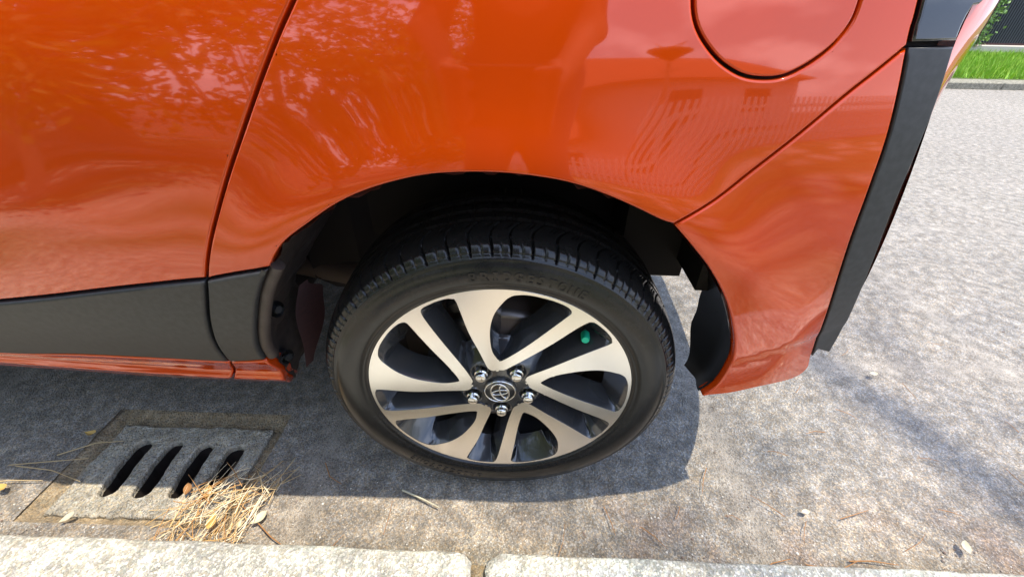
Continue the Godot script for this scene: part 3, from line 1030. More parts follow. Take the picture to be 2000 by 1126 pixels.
func build_wheel(car: Node):
	var w := Node3D.new()
	w.name = "rear_wheel"
	w.transform = Transform3D(Basis(Vector3(.9999, 0, -.0134), Vector3(.0003, .9998, .021), Vector3(.0134, -.021, .9997)).orthonormalized(), Vector3(0, .300, 0))
	car.add_child(w)
	var window := [[.0718, 89.5], [.0755, 92.5], [.0991, 97.3], [.1408, 96.0], [.1724, 92.8], [.1950, 88.7], [.2063, 86.0], [.2110, 83.3], [.2138, 78.5], [.2145, 70.4], [.2138, 64.0], [.2110, 61.0], [.2065, 59.9], [.1983, 60.2], [.1599, 63.3], [.1095, 70.8], [.0800, 82.0]]
	var v_right := [[.0479, 93.0], [.0505, 83.5], [.0580, 75.5], [.0837, 64.0], [.1333, 56.2], [.1853, 52.8], [.2040, 51.6], [.2110, 50.6]]
	var arc := [[.2138, 48.5], [.2147, 43.0], [.2140, 38.5], [.2108, 36.2]]
	var v_left := [[.2040, 35.4], [.1468, 36.7], [.0990, 37.0], [.0647, 38.0], [.0550, 37.0], [.0495, 31.5], [.0474, 26.0]]
	var face_f := func(q: Vector2, drop: float) -> Vector3: return Vector3(q.x, q.y, wheel_depth(q) - drop)
	var face_n := func(q: Vector2) -> Vector3: return Vector3(0, 0, 1)
	var disc := PackedVector2Array()
	for k in 180: disc.append(pol(.2188, 2.0 * k))
	var wins := []
	var wedges := []
	for k in 5:
		wins.append(loop_of(window, -72.0 * k))
		wedges.append(loop_of(v_right + arc + v_left, -72.0 * k))
	# the machined face: the disc less the windows, the wedges between the spokes and the hub
	var s := stl()
	var hubhole := []
	for k in 5:
		hubhole.append(pol(.0476, 95.5 - 72 * k))
	var hub_poly := PackedVector2Array()
	for k in 5:
		hub_poly.append(pol(.0470, 97.0 - 72 * k)); hub_poly.append(pol(.0472, 94.5 - 72 * k)); hub_poly.append(pol(.056, 60.0 - 72 * k))
	fill(s, disc, wins + wedges + [hub_poly], .007, face_f, face_n)
	# rounded outer edge of the rim flange
	lathe(s, [Vector2(.2203, -.012), Vector2(.2205, -.006), Vector2(.2203, -.0025), Vector2(.2197, -.0008), Vector2(.2188, 0.0)], 160)
	var face := obj("machined_face", s, mats.machined, w)
	# dark painted walls of the openings
	s = stl()
	for l in wins + wedges:
		var nloop: int = l.size()
		var rings := []
		for row in [[0.0, 0.0], [.05, .0008], [.55, .016], [.9, .030], [1.25, .042]]:
			var pts := []
			var ins := inset(l, .001)
			for i in nloop:
				var q: Vector2 = l[i]
				var d: Vector2 = (ins[i] - q).normalized()
				var a: Vector2 = q + d * draft(q) * row[0]
				pts.append(Vector3(a.x, a.y, wheel_depth(q) - row[1]))
			rings.append(pts)
		for j in rings.size() - 1:
			for i in nloop:
				var m := (i + 1) % nloop
				if l[i].length() < .049 and l[m].length() < .049: continue
				var nn := []
				for c in [[j, i], [j, m], [j + 1, m], [j + 1, i]]:
					var du: Vector3 = rings[c[0]][(c[1] + 1) % nloop] - rings[c[0]][(c[1] - 1 + nloop) % nloop]
					var dv: Vector3 = rings[min(c[0] + 1, rings.size() - 1)][c[1]] - rings[max(c[0] - 1, 0)][c[1]]
					var g := du.cross(dv).normalized()
					if g.z < 0: g = -g
					nn.append(g)
				quad(s, rings[j][i], rings[j][m], rings[j + 1][m], rings[j + 1][i], nn[0], nn[1], nn[2], nn[3])
	# hub dish with five lug seats
	var lugs := []
	for k in 5: lugs.append(pol(.050, 128.8 - 72.0 * k))
	var dish := PackedVector2Array()
	for k in 90: dish.append(pol(.098, 4.0 * k))
	var dish_f := func(q: Vector2, drop: float) -> Vector3:
		var r := q.length()
		var z := -.0085 - .026 * sst(.058, .098, r) - .006 * sst(.09, .1, r)
		for l in lugs:
			var d: float = q.distance_to(l)
			z -= .011 * (1.0 - sst(.0125, .0165, d))
		return Vector3(q.x, q.y, z - drop)
	var dish_n := func(q: Vector2) -> Vector3:
		var e := .0012
		return Vector3(-(dish_f.call(q + Vector2(e, 0), 0.0).z - dish_f.call(q - Vector2(e, 0), 0.0).z) / (2 * e), -(dish_f.call(q + Vector2(0, e), 0.0).z - dish_f.call(q - Vector2(0, e), 0.0).z) / (2 * e), 1).normalized()
	fill(s, dish, [], .0022, dish_f, dish_n)
	obj("spoke_walls", s, mats.wheel_paint, w)
	# barrel
	s = stl()
	lathe(s, [Vector2(.2035, -.030), Vector2(.197, -.040), Vector2(.192, -.055), Vector2(.188, -.075), Vector2(.186, -.12), Vector2(.196, -.18)], 96)
	obj("barrel", s, mats.wheel_paint, w)
	# brake drum and backing plate
	s = stl()
	lathe(s, [Vector2(.19, -.125), Vector2(.135, -.118), Vector2(.132, -.062), Vector2(.128, -.056), Vector2(.120, -.055), Vector2(.095, -.052), Vector2(.06, -.050), Vector2(.0, -.050)], 96, true)
	obj("brake_drum", s, mats.rust, w)
	s = stl()
	lathe(s, [Vector2(.1335, -.064), Vector2(.1300, -.0535), Vector2(.121, -.0525), Vector2(.118, -.056)], 96)
	obj("drum_rim", s, mats.steel, w)
	for q in [[118.0, .150], [152.0, .145]]:
		s = stl()
		var c := pol(q[1], q[0])
		box(s, Vector3(-.02, -.014, -.10), Vector3(.02, .014, -.066), Transform3D(Basis(Vector3(0, 0, 1), deg_to_rad(q[0] - 90)), Vector3(c.x, c.y, 0)), .006)
		obj("brake_bracket", s, mats.steel, w)
	# lug nuts
	for l in lugs:
		s = stl()
		var c := Vector3(l.x, l.y, 0)
		var tw := rng.randf() * 60.0
		var hex := func(r: float, z: float) -> Array:
			var out := []
			for k in 6: out.append(c + Vector3(cos(deg_to_rad(60.0 * k + tw)) * r, sin(deg_to_rad(60.0 * k + tw)) * r, z))
			return out
		var h0: Array = hex.call(.0112, -.022)
		var h1: Array = hex.call(.0112, -.0045)
		for k in 6: flat(s, h0[k], h0[(k + 1) % 6], h1[(k + 1) % 6], h1[k], (h0[k] + h0[(k + 1) % 6]) / 2 - c)
		lathe(s, [Vector2(.0112, -.0045), Vector2(.0098, -.0030), Vector2(.0090, -.0024), Vector2(.0088, .0020), Vector2(.0082, .0040), Vector2(.0065, .0050), Vector2(.003, .0054), Vector2(0, .0055)], 24, false, c)
		obj("lug_nut", s, mats.chrome, w)
	# centre cap with its silver ring and emblem of three ovals
	s = stl()
	lathe(s, [Vector2(.0290, -.010), Vector2(.0288, -.0050), Vector2(.0275, -.0035), Vector2(.0262, -.0030), Vector2(.012, -.0022), Vector2(0, -.0020)], 64)
	obj("center_cap", s, mats.gloss_black, w)
	s = stl()
	lathe(s, [Vector2(.0268, -.0034), Vector2(.0266, -.0018), Vector2(.0252, -.0016), Vector2(.0250, -.0032)], 72)
	obj("cap_ring", s, mats.chrome, w)
	s = stl()
	var e_turn := deg_to_rad(-76.0)
	for e in [[0.0, 0.0, .0212, .0150, .0015], [0.0, .0072, .0160, .0070, .0014], [.0, .0, .0055, .0142, .0013]]:
		var pts := []
		var rad := []
		for k in 41:
			var a := TAU * k / 40.0
			var q := Vector2(e[0] + e[2] * cos(a), e[1] + e[3] * sin(a)).rotated(e_turn)
			pts.append(Vector3(q.x, q.y, -.0012)); rad.append(e[4])
		tube(s, pts, rad, 8, false)
	obj("emblem", s, mats.chrome, w)
	# valve with a green cap
	s = stl()
	var vp := pol(.176, 39.5)
	var vd := Vector3(-.12, .10, 1.0).normalized()
	var v0 := Vector3(vp.x, vp.y, -.040)
	tube(s, [v0 - vd * .02, v0 + vd * .012], [.0035, .003], 10)
	obj("valve_stem", s, mats.steel, w)
	s = stl()
	tube(s, [v0 + vd * .010, v0 + vd * .011, v0 + vd * .026, v0 + vd * .028], [.0058, .0068, .0068, .0055], 14)
	obj("valve_cap", s, mats.green_cap, w)
	s = stl()
	var yd := pol(.1935, 37.3)
	tube(s, [Vector3(yd.x, yd.y, -.036), Vector3(yd.x, yd.y, -.026)], [.0022, .0022], 10)
	obj("balance_mark", s, mats.yellow_dot, w)
	build_tyre(w)

func build_tyre(w: Node):
	# [r, z, side groove weight, fine groove weight, ring groove]
	var rows := [[.2190, -.006, 0, 0], [.2205, .0005, 0, 0], [.2225, .0030, 0, 0], [.2255, .0046, 0, 0], [.2275, .0046, 0, 0], [.2290, .0060, 0, 0], [.2345, .0082, 0, 0], [.2410, .0098, 0, 0], [.2480, .0105, 0, 0], [.2550, .0104, 0, 0], [.2610, .0094, 0, 0], [.2660, .0078, 0, 0], [.2700, .0058, 0, 0], [.2712, .0062, 0, 0], [.2728, .0056, 0, 0], [.2738, .0040, 0, 0],
		[.2760, .0026, .15, .3], [.2775, .0018, .6, .8], [.2780, .0006, .6, .8], [.2790, .0009, .8, 1.0], [.2810, -.0002, .9, 1.0], [.2835, -.0020, 1.0, 1.0], [.2860, -.0042, 1.0, 1.0], [.2876, -.0060, 1.0, 1.0], [.2886, -.0078, 1.0, .3], [.2900, -.0105, 1.0, 0], [.2918, -.0140, 1.0, 0], [.2934, -.0180, 1.0, 0], [.2948, -.0225, .95, 0], [.2960, -.0280, .85, .0], [.2968, -.0330, .75, .0], [.2974, -.0370, .65, .9], [.2979, -.0410, .6, .9], [.2983, -.0450, .5, .9], [.2986, -.0480, .5, .0], [.2988, -.0500, .5, 0],
		[.2930, -.0512, 0, 0], [.2930, -.0575, 0, 0], [.2991, -.0587, 0, .0], [.2993, -.0610, 0, .8], [.2995, -.0660, 0, .7], [.2997, -.0710, 0, 0], [.2998, -.0740, 0, 0], [.2938, -.0752, 0, 0], [.2938, -.0815, 0, 0], [.3000, -.0827, 0, 0], [.3001, -.0900, 0, .5], [.3001, -.1000, 0, .5], [.3001, -.1060, 0, 0], [.2940, -.1072, 0, 0], [.2940, -.1135, 0, 0], [.2998, -.1147, 0, 0], [.2993, -.1300, 0, 0], [.2988, -.1440, .4, 0], [.2960, -.1650, .9, 0], [.2880, -.1880, 1, 0], [.2780, -.1980, .3, 0], [.2600, -.2050, 0, 0], [.2350, -.2030, 0, 0], [.2150, -.1950, 0, 0]]
	var fr := [0.0, .02, .11, .13, .25, .385, .40, .415, .43, .54, .555, .57, .585, .72, .85, .97]
	var pitches := 62
	var widths := []
	var total := 0.0
	rng.seed = 77
	for k in pitches:
		var v: float = [.86, 1.0, 1.14][rng.randi() % 3]
		widths.append(v); total += v
	var s := stl()
	var cols := 0
	var a0 := 0.0
	var pts := []
	for k in pitches:
		for fi in fr.size():
			var th: float = (a0 + widths[k] * fr[fi]) / total * TAU
			var col := []
			for ri in rows.size():
				var r: float = rows[ri][0]
				var z: float = rows[ri][1]
				var main := 1.0 if fi == 1 or fi == 2 else 0.0
				var thin := 1.0 if (fi == 6 or fi == 7 or fi == 10 or fi == 11) else 0.0
				if z > -.008 and (fi == 6 or fi == 7): thin = 0.0
				var dep: float = max(main * rows[ri][2] * .0085, thin * rows[ri][3] * (.0016 if z < -.02 else .0010))
				# grooves cut square to the surface: into the shoulder they go in and down
				var lean: float = .055 * sst(-.012, -.055, z) * sst(-.012, -.055, z) - .012 * sst(.0, -.02, z)
				var t := th - lean
				var rr := r - dep * (1.0 if z < -.004 else .75)
				var zz := z - dep * (.8 if z > -.02 and z < .004 else 0.0)
				# flattened where it meets the road
				var y := rr * sin(t)
				if y < -.2985: y = -.2985
				col.append(Vector3(rr * cos(t), y, zz))
			pts.append(col)
			cols += 1
		a0 += widths[k]
	var nr := rows.size()
	for c in cols:
		for ri in nr: s.add_vertex(pts[c][ri])
	for c in cols:
		var d := (c + 1) % cols
		for ri in nr - 1:
			var a := c * nr + ri
			var b := d * nr + ri
			for q in [a, a + 1, b + 1, a, b + 1, b]: s.add_index(q)
	s.generate_normals()
	var mesh := s.commit()
	var o := obj("tyre", mesh, mats.rubber, w)
	# raised lettering on the side wall
	var font := SystemFont.new()
	font.font_names = PackedStringArray(["Droid Sans"])
	font.font_weight = 700
	var st := SurfaceTool.new()
	st.begin(Mesh.PRIMITIVE_TRIANGLES)
	for e in [["BRIDGESTONE", 100.0, 61.0, .2405, .0145], ["195/50R16 84V", 280.0, 262.0, .2300, .0085], ["TUBELESS  RADIAL", 232.0, 212.0, .2300, .006], ["BRIDGESTONE", 262.0, 226.0, .2420, .0125], ["SIDEWALL 1 POLYESTER", 172.0, 146.0, .2300, .006]]:
		var txt: String = e[0]
		for i in txt.length():
			if txt[i] == " ": continue
			var tm := TextMesh.new()
			tm.font = font
			tm.text = txt[i]
			tm.font_size = 64
			tm.pixel_size = e[4] / 46.0
			tm.depth = .0030
			tm.curve_step = 4.0
			var upside: bool = e[1] > 180.0 and e[1] < 240.0
			var a := deg_to_rad(lerp(e[1], e[2], (i + .5) / txt.length()))
			var mid: float = e[3] + e[4] * .5
			var er := Vector3(cos(a), sin(a), 0)
			var et := Vector3(sin(a), -cos(a), 0)
			var tilt: float = clamp((.2510 - mid) * 12.0, -.2, .3)
			var nz := (Vector3(0, 0, 1) + er * -tilt).normalized()
			var upv := (er - nz * er.dot(nz)).normalized()
			var z := .0105 - 18.0 * (mid - .2510) ** 2 - .0004
			st.append_from(tm, 0, Transform3D(Basis(et, upv, nz), er * mid + Vector3(0, 0, z)))
	obj("tyre_lettering", st, mats.rubber, w)

# ------------------------------------------------------------------ far side of the road
func build_far_side():
	var nn := noise(FastNoiseLite.TYPE_SIMPLEX_SMOOTH, 3.0, 81, 3)
	var k := Node3D.new()
	k.name = "far_kerb"
	add_child(k)
	tag(k, "low concrete kerb across the road below the green grass", "kerb", "", "structure")
	for i in 17:
		var s := stl()
		var x0 := -5.1 + 1.1 * i
		box(s, Vector3(x0, -.05, -5.52), Vector3(x0 + 1.09, .074, -5.25), Transform3D.IDENTITY, .012)
		var m: StandardMaterial3D = mats.kerb
		var o := obj("kerb_stone", s, far_kerb_material(), k)
	var vg := obj("far_verge", sheet(axis([[-60.0], [-20.0], [0.0, 16.0, .4], [30.0], [60.0]]), axis([[-5.52], [-6.0], [-7.0], [-7.6]].map(func(q): return q)).duplicate() if false else sheet_zs(), func(x, z): return .075 + (-5.52 - z) * .065, func(x, z): return Color(.2, .26, .08), func(x, z): return false), mats.verge)
	tag(vg, "grassy verge rising from the far kerb to the wall", "verge", "", "structure")
	# blades of grass
	var blade := stl()
	var n := Vector3(0, .4, 1).normalized()
	for j in 3:
		var y0 := .04 * j
		var w0 := .005 * (1.0 - j / 3.0)
		var w1 := .005 * (1.0 - (j + 1) / 3.0)
		var b0 := .012 * j * j * .35
		var b1 := .012 * (j + 1) * (j + 1) * .35
		quad(blade, Vector3(-w0, y0, b0), Vector3(w0, y0, b0), Vector3(w1, y0 + .04, b1), Vector3(-w1, y0 + .04, b1), n, n, n, n)
	var mm := MultiMesh.new()
	mm.transform_format = MultiMesh.TRANSFORM_3D
	mm.use_colors = true
	mm.mesh = blade.commit()
	var count := 52000
	mm.instance_count = count
	rng.seed = 5
	for i in count:
		var x := rng.randf_range(-4.0, 14.0) if i > 24000 else rng.randf_range(4.4, 10.0)
		var z := rng.randf_range(-7.2, -5.54)
		var clump := nn.get_noise_2d(x * 2.0, z * 2.0)
		var h := rng.randf_range(.5, 1.1) * (1.0 + .6 * clump)
		var b := Basis(Vector3.UP, rng.randf() * TAU).rotated(Vector3(1, 0, 0), rng.randf_range(-.5, .5)).scaled(Vector3(1, h, 1))
		mm.set_instance_transform(i, Transform3D(b, Vector3(x, .07 + (-5.52 - z) * .065, z)))
		var t := rng.randf()
		mm.set_instance_color(i, Color(.9, .95, .5).lerp(Color(.7, 1.0, .6), t) * rng.randf_range(.7, 1.2))
	var g := MultiMeshInstance3D.new()
	g.name = "grass"
	g.multimesh = mm
	g.material_override = mats.grass
	add_child(g)
	tag(g, "bright green grass on the verge across the road", "grass", "", "stuff")
	# plinth wall
	var s := stl()
	box(s, Vector3(-12.0, -.05, -7.85), Vector3(16.0, .30, -7.6), Transform3D.IDENTITY, .01)
	var wl := obj("plinth_wall", s, mats.wall)
	tag(wl, "low pale plinth wall under the dark gate across the road", "wall")
	# ribbed sheet gate
	var gate := thing("gate", "dark grey ribbed metal gate across the road behind the grass", "gate", Vector3(9.2, .30, -7.72))
	s = stl()
	for i in 90:
		var x := -1.95 + .042 * i
		box(s, Vector3(x, .012, -.014), Vector3(x + .030, 1.75, .012), Transform3D.IDENTITY, .004)
	var ribs := obj("ribs", s, mats.gate, gate)
	ribs.set_meta("kind", "stuff")
	s = stl()
	box(s, Vector3(-2.0, .006, -.030), Vector3(1.95, 1.78, -.015))
	obj("sheet_panel", s, mats.gate, gate)
	s = stl()
	box(s, Vector3(-2.0, .002, -.012), Vector3(1.95, .03, .02))
	obj("bottom_rail", s, mats.dirty_red, gate)
	# creeper on the gate post
	var vine := thing("climbing_plant", "leafy green creeper climbing the left side of the dark gate", "plant", Vector3(7.42, .28, -7.60))
	s = stl()
	rng.seed = 91
	var stem := []
	var rad := []
	for i in 14:
		stem.append(Vector3(.06 * sin(i * 1.3), .13 * i, .02 * cos(i * .9))); rad.append(.012)
	tube(s, stem, rad, 6)
	obj("stem", s, mats.bark, vine)
	s = stl()
	for i in 900:
		var c := Vector3(rng.randfn(0.0, .065), rng.randf_range(.02, 1.9), rng.randf_range(-.03, .09))
		if c.y > 1.2: c.x += rng.randf_range(-.1, .6) * (c.y - 1.2)
		leaf(s, c, rng.randf_range(.022, .04))
	var lv := obj("leaves", s, mats.vine, vine)
	lv.set_meta("kind", "stuff")
	# hedge and dark wall left of the gate
	s = stl()
	box(s, Vector3(-12.0, .30, -7.82), Vector3(7.18, 2.1, -7.66), Transform3D.IDENTITY, .01)
	wl = obj("boundary_wall", s, mats.gate)
	tag(wl, "dark boundary wall beside the ribbed gate across the road", "wall")

func sheet_zs() -> PackedFloat32Array:
	return PackedFloat32Array([-40.0, -20.0, -7.9, -7.2, -6.6, -6.0, -5.52])

func far_kerb_material() -> StandardMaterial3D:
	if not mats.has("far_kerb"):
		var m: StandardMaterial3D = mats.kerb.duplicate()
		m.vertex_color_use_as_albedo = false
		m.albedo_color = Color(.74, .72, .66)
		mats["far_kerb"] = m
	return mats.far_kerb

func leaf(s: SurfaceTool, c: Vector3, size: float):
	var d := Vector3(rng.randfn(), rng.randfn(), rng.randfn()).normalized()
	var e := d.cross(Vector3(rng.randfn(), rng.randfn(), rng.randfn())).normalized()
	var n := d.cross(e).normalized()
	quad(s, c - d * size, c + e * size * .55, c + d * size, c - e * size * .55, n, n, n, n)

# ------------------------------------------------------------------ behind the camera: what the paint reflects
func tree(called: String, label: String, at: Vector3, height: float, spread: float, crown_h: float, leaves: int, lsize: float, lm: Material, sd: int, flat_top := false):
	var t := thing(called, label, "tree", at)
	rng.seed = sd
	var s := stl()
	var fork := height - crown_h
	var thick: float = min(height, 7.0)
	tube(s, [Vector3(0, -.1, 0), Vector3(.03, fork * .5, .02), Vector3(0, fork, 0), Vector3(.05, height * .8, .03)], [thick * .030, thick * .024, thick * .02, thick * .008], 12)
	obj("trunk", s, mats.bark, t)
	var tips := []
	for i in 9:
		var a := TAU * i / 9.0 + rng.randf()
		var out := Vector3(cos(a), 0, sin(a))
		var l := spread * rng.randf_range(.6, 1.0)
		var p0 := Vector3(0, fork * rng.randf_range(.85, 1.25), 0)
		var p1 := p0 + out * l * .5 + Vector3(0, crown_h * rng.randf_range(.1, .35), 0)
		var p2 := p0 + out * l + Vector3(0, crown_h * rng.randf_range(.2, .75), 0)
		s = stl()
		tube(s, [p0, p1, p2], [thick * .011, thick * .007, thick * .002], 8)
		obj("limb", s, mats.bark, t)
		tips.append(p1); tips.append(p2); tips.append(p0.lerp(p2, .75) + Vector3(0, .3, 0))
	tips.append(Vector3(0, height, 0))
	tips.append(Vector3(0, height * .9, 0))
	s = stl()
	for i in leaves:
		var c: Vector3
		var tip: Vector3 = tips[rng.randi() % tips.size()]
		if flat_top:
			var a := rng.randf() * TAU
			var r := sqrt(rng.randf()) * spread
			c = Vector3(cos(a) * r, fork + crown_h * (1.0 - (1.0 - pow(r / spread, 2)) * 0.0) - rng.randf() * crown_h * (1.0 - r / spread), sin(a) * r)
		else:
			c = tip + Vector3(rng.randfn(), rng.randfn() * .7, rng.randfn()) * spread * (.17 if height < 15.0 else .24)
		leaf(s, c, lsize * rng.randf_range(.6, 1.2))
	var cr := obj("crown", s, lm, t)
	cr.set_meta("kind", "stuff")

func build_back_side():
	# trees
	tree("broad_tree", "broad leafy tree on the verge left of the photographer", Vector3(-3.4, .09, 3.0), 6.5, 2.6, 5.0, 9000, .075, mats.leaf_light, 101)
	tree("broad_tree", "tall leafy tree behind the fence far to the left", Vector3(-8.5, .0, 7.5), 8.5, 3.2, 6.0, 5200, .11, mats.leaf_light, 102)
	tree("broad_tree", "leafy tree between the fence and the white house", Vector3(-2.2, .0, 9.0), 6.0, 2.2, 4.2, 4200, .10, mats.leaf, 103)
	tree("street_tree", "tree by the kerb whose crown shades the road behind the car", Vector3(6.4, .09, 1.3), 18.0, 3.0, 4.5, 5200, .045, mats.leaf, 104)
	tree("flat_topped_tree", "small flat-topped tree behind the fence, right of the photographer", Vector3(4.3, .0, 11.5), 3.7, .75, .55, 2600, .07, mats.leaf, 105, true)
	var shrubs := [[-2.5, 1.7, 2.0, .9], [-3.5, 2.3, 2.6, 1.1], [-2.0, 3.2, 2.3, 1.0], [-4.4, 1.5, 2.4, 1.1], [-5.4, 3.2, 3.0, 1.3], [-1.0, 4.0, 1.9, .9]]
	var words := ["rounded shrub nearest the kerb left of the photographer", "taller shrub in front of the broad tree", "shrub on the verge behind the photographer's left", "shrub along the kerb further up the street", "large shrub farthest up the verge on the left", "low shrub at the left end of the picket fence"]
	for i in shrubs.size():
		var q: Array = shrubs[i]
		tree("shrub", words[i], Vector3(q[0], .09, q[1]), q[2], q[3], q[2] * .85, 2600, .05, mats.leaf_light if i % 2 == 0 else mats.leaf, 200 + i)
	# picket fence
	var fence := thing("picket_fence", "white picket fence along the back of the near verge", "fence", Vector3(0, .09, 4.8))
	var pk := stl()
	box(pk, Vector3(-.03, .04, -.012), Vector3(.03, 1.0, .012), Transform3D.IDENTITY, .004)
	var mesh := pk.commit()
	for i in 78:
		var o := obj("picket", mesh, mats.white_paint, fence)
		o.position = Vector3(-1.6 + .13 * i, 0, 0)
	for y in [.22, .78]:
		var s := stl()
		box(s, Vector3(-1.7, y, .014), Vector3(8.6, y + .07, .045))
		obj("rail", s, mats.white_paint, fence)
	# house
	var h := thing("house", "white house with a brown tiled roof behind the picket fence", "house", Vector3(3.0, 0, 17.0))
	var s := stl()
	box(s, Vector3(-8, 0, -3), Vector3(9, 2.9, 3))
	obj("wall", s, mats.white_wall, h)
	s = stl()
	var e0 := -3.7
	var ry := 4.6
	flat(s, Vector3(-8.6, 2.75, e0), Vector3(9.6, 2.75, e0), Vector3(6.5, ry, 0), Vector3(-5.5, ry, 0), Vector3(0, 1, -1))
	flat(s, Vector3(-8.6, 2.75, 3.7), Vector3(9.6, 2.75, 3.7), Vector3(6.5, ry, 0), Vector3(-5.5, ry, 0), Vector3(0, 1, 1))
	flat(s, Vector3(-8.6, 2.75, e0), Vector3(-8.6, 2.75, 3.7), Vector3(-5.5, ry, 0), Vector3(-5.5, ry, 0), Vector3(-1, 1, 0))
	flat(s, Vector3(9.6, 2.75, e0), Vector3(9.6, 2.75, 3.7), Vector3(6.5, ry, 0), Vector3(6.5, ry, 0), Vector3(1, 1, 0))
	obj("roof", s, mats.roof, h)
	for x in [-5.5, -1.5, 2.5, 6.0]:
		s = stl()
		box(s, Vector3(x, .9, -3.03), Vector3(x + 1.4, 2.2, -2.99))
		obj("window", s, mats.glass, h)

# ------------------------------------------------------------------ litter
func stalk(s: SurfaceTool, a: Vector3, dir: Vector3, l: float, r: float, bend: Vector3):
	tube(s, [a, a + dir * l * .5 + bend, a + dir * l + bend * .6], [r, r * .9, r * .5], 5)

func build_litter():
	rng.seed = 500
	# heap of dry straw washed against the kerb
	var s := stl()
	var tones := [Color(.75, .55, .28), Color(.62, .40, .16), Color(.85, .72, .48), Color(.5, .27, .1), Color(.9, .82, .62)]
	for i in 165:
		s.set_color(tones[rng.randi() % 5])
		var a := Vector3(rng.randf_range(-.625, -.475), rng.randf_range(.0, .030), rng.randf_range(.0, .15))
		a.x += (a.z - .08) * -.25
		var th := deg_to_rad(rng.randfn(66.0, 34.0))
		var d := Vector3(cos(th), rng.randfn(.03, .12), -sin(th)).normalized()
		var l := rng.randf_range(.03, .11)
		a -= d * l * .5
		a.y = max(a.y, .004)
		stalk(s, a, d, l, rng.randf_range(.0004, .0011), Vector3(rng.randfn() * .006, rng.randf() * .008, rng.randfn() * .006))
	var o := obj("straw_heap", s, mats.straw)
	tag(o, "heap of dry golden straw between the drain grate and the kerb", "straw", "", "stuff")
	# loose longer stalks and pine needles
	var places := [[-.99, -.02, 8, .16, "dry", "long dry stalk lying at the left edge by the drain"], [-.97, .01, -12, .17, "dry", "bent dry stalk beside the left rim of the drain grate"], [-.93, -.05, 14, .12, "dry", "short dry stalk at the upper left corner of the drain grate"], [-1.02, .03, 4, .13, "dry", "pale dry stalk in the shadow edge left of the drain"], [-.47, .02, 62, .11, "dry", "upright reddish stalk right of the drain grate"], [-.43, .105, -28, .20, "needle", "long reddish twig running from the straw to the kerb"],
		[-.165, .030, -22, .085, "pale_leaf", "white flattened straw on the road below the wheel"], [-.36, -.02, -35, .07, "needle", "curled brown needle in the shadow left of the tyre foot"],
		[.62, .115, 12, .10, "needle", "reddish twig lying along the kerb right of the joint"], [.70, .12, -4, .09, "needle", "thin brown twig along the kerb below the right corner"], [.52, .128, 16, .07, "needle", "brown twig touching the kerb just right of the joint"]]
	for q in places:
		s = stl()
		var th := deg_to_rad(q[2])
		var d := Vector3(cos(th), 0, -sin(th))
		stalk(s, Vector3(-d.x * q[3] / 2, .003, -d.z * q[3] / 2), d, q[3], .0021 if q[4] == "pale_leaf" else .0013, Vector3(rng.randfn() * .006, .002, rng.randfn() * .01))
		o = obj("dry_stalk", s, mats[q[4]])
		o.position = Vector3(q[0], 0, q[1])
		tag(o, q[5], "stalk")
	var spots := [[.36, .04], [.44, -.03], [.47, .05], [.55, .02], [.60, .07], [.72, .03], [.80, .08], [.63, -.10], [.75, -.16], [.86, -.22], [.97, -.10], [1.08, -.30], [1.13, -.05], [1.25, -.2], [.92, .02], [1.05, .1], [.30, .09], [.22, .06], [.12, .10], [1.3, -.5], [1.45, -.36], [1.0, -.45], [.78, -.30], [-.22, .07], [-.30, .12]]
	for q in spots:
		s = stl()
		var th := rng.randf() * TAU
		var d := Vector3(cos(th), 0, -sin(th))
		var l := rng.randf_range(.03, .075)
		stalk(s, -d * l / 2 + Vector3(0, .003, 0), d, l, rng.randf_range(.0006, .0010), Vector3(rng.randfn() * .004, .003, rng.randfn() * .004))
		o = obj("pine_needle", s, mats.needle)
		o.position = Vector3(q[0], 0, q[1])
		tag(o, "thin reddish pine needle on the asphalt between car and kerb", "pine needle", "pine needles scattered on the road")
	# leaves
	for q in [[-.842, .095, .016, "pale_leaf", "small pale round leaf below the first drain slot"], [-.469, .083, .021, "pale_leaf", "white oval leaf at the right end of the straw heap"], [-.50, .097, .013, "pale_leaf", "small white leaf below the larger white leaf by the straw"], [-.956, -.090, .017, "yellow_leaf", "yellowish leaf at the upper left of the drain grate"], [-1.028, .042, .018, "yellow_leaf", "orange leaf at the left edge of the gutter"], [-.645, .033, .018, "brown_leaf", "curled brown leaf stuck in the third drain slot"], [-.60, .035, .020, "yellow_leaf", "golden leaf lying on the grate beside the straw"], [-.545, .10, .020, "yellow_leaf", "yellow leaf blade on top of the straw heap"], [.62, .03, .011, "pale_leaf", "pale green leaf scrap on the shaded road"], [.89, .088, .017, "pale_leaf", "crumpled white scrap near the kerb at lower right"], [1.02, -.36, .015, "pale_leaf", "curled pale leaf on the sunlit road behind the bumper"], [-.33, .145, .012, "brown_leaf", "small orange leaf against the kerb left of the joint"]]:
		s = stl()
		rng.randf()
		var yaw := rng.randf() * TAU
		q[2] *= .78
		var b := Basis(Vector3.UP, yaw)
		var m := 8
		var curl := rng.randf_range(.15, .6)
		for i in m:
			var t0 := float(i) / m
			var t1 := float(i + 1) / m
			var w0: float = q[2] * .55 * sin(PI * pow(t0, .8))
			var w1: float = q[2] * .55 * sin(PI * pow(t1, .8))
			var row := func(t: float, w: float) -> Array:
				var c := Vector3((t - .5) * 2.0 * q[2], .004 + curl * q[2] * 2.0 * (t - .5) * (t - .5) * 2.0, 0)
				return [b * (c + Vector3(0, w * curl, -w)), b * c, b * (c + Vector3(0, w * curl, w))]
			var ra: Array = row.call(t0, w0)
			var rb: Array = row.call(t1, w1)
			for k in 2: flat(s, ra[k], ra[k + 1], rb[k + 1], rb[k], Vector3.UP)
		o = obj("fallen_leaf", s, mats[q[3]])
		o.position = Vector3(q[0], .022 if q[4].contains("heap") and q[4].contains("top") else .002, q[1])
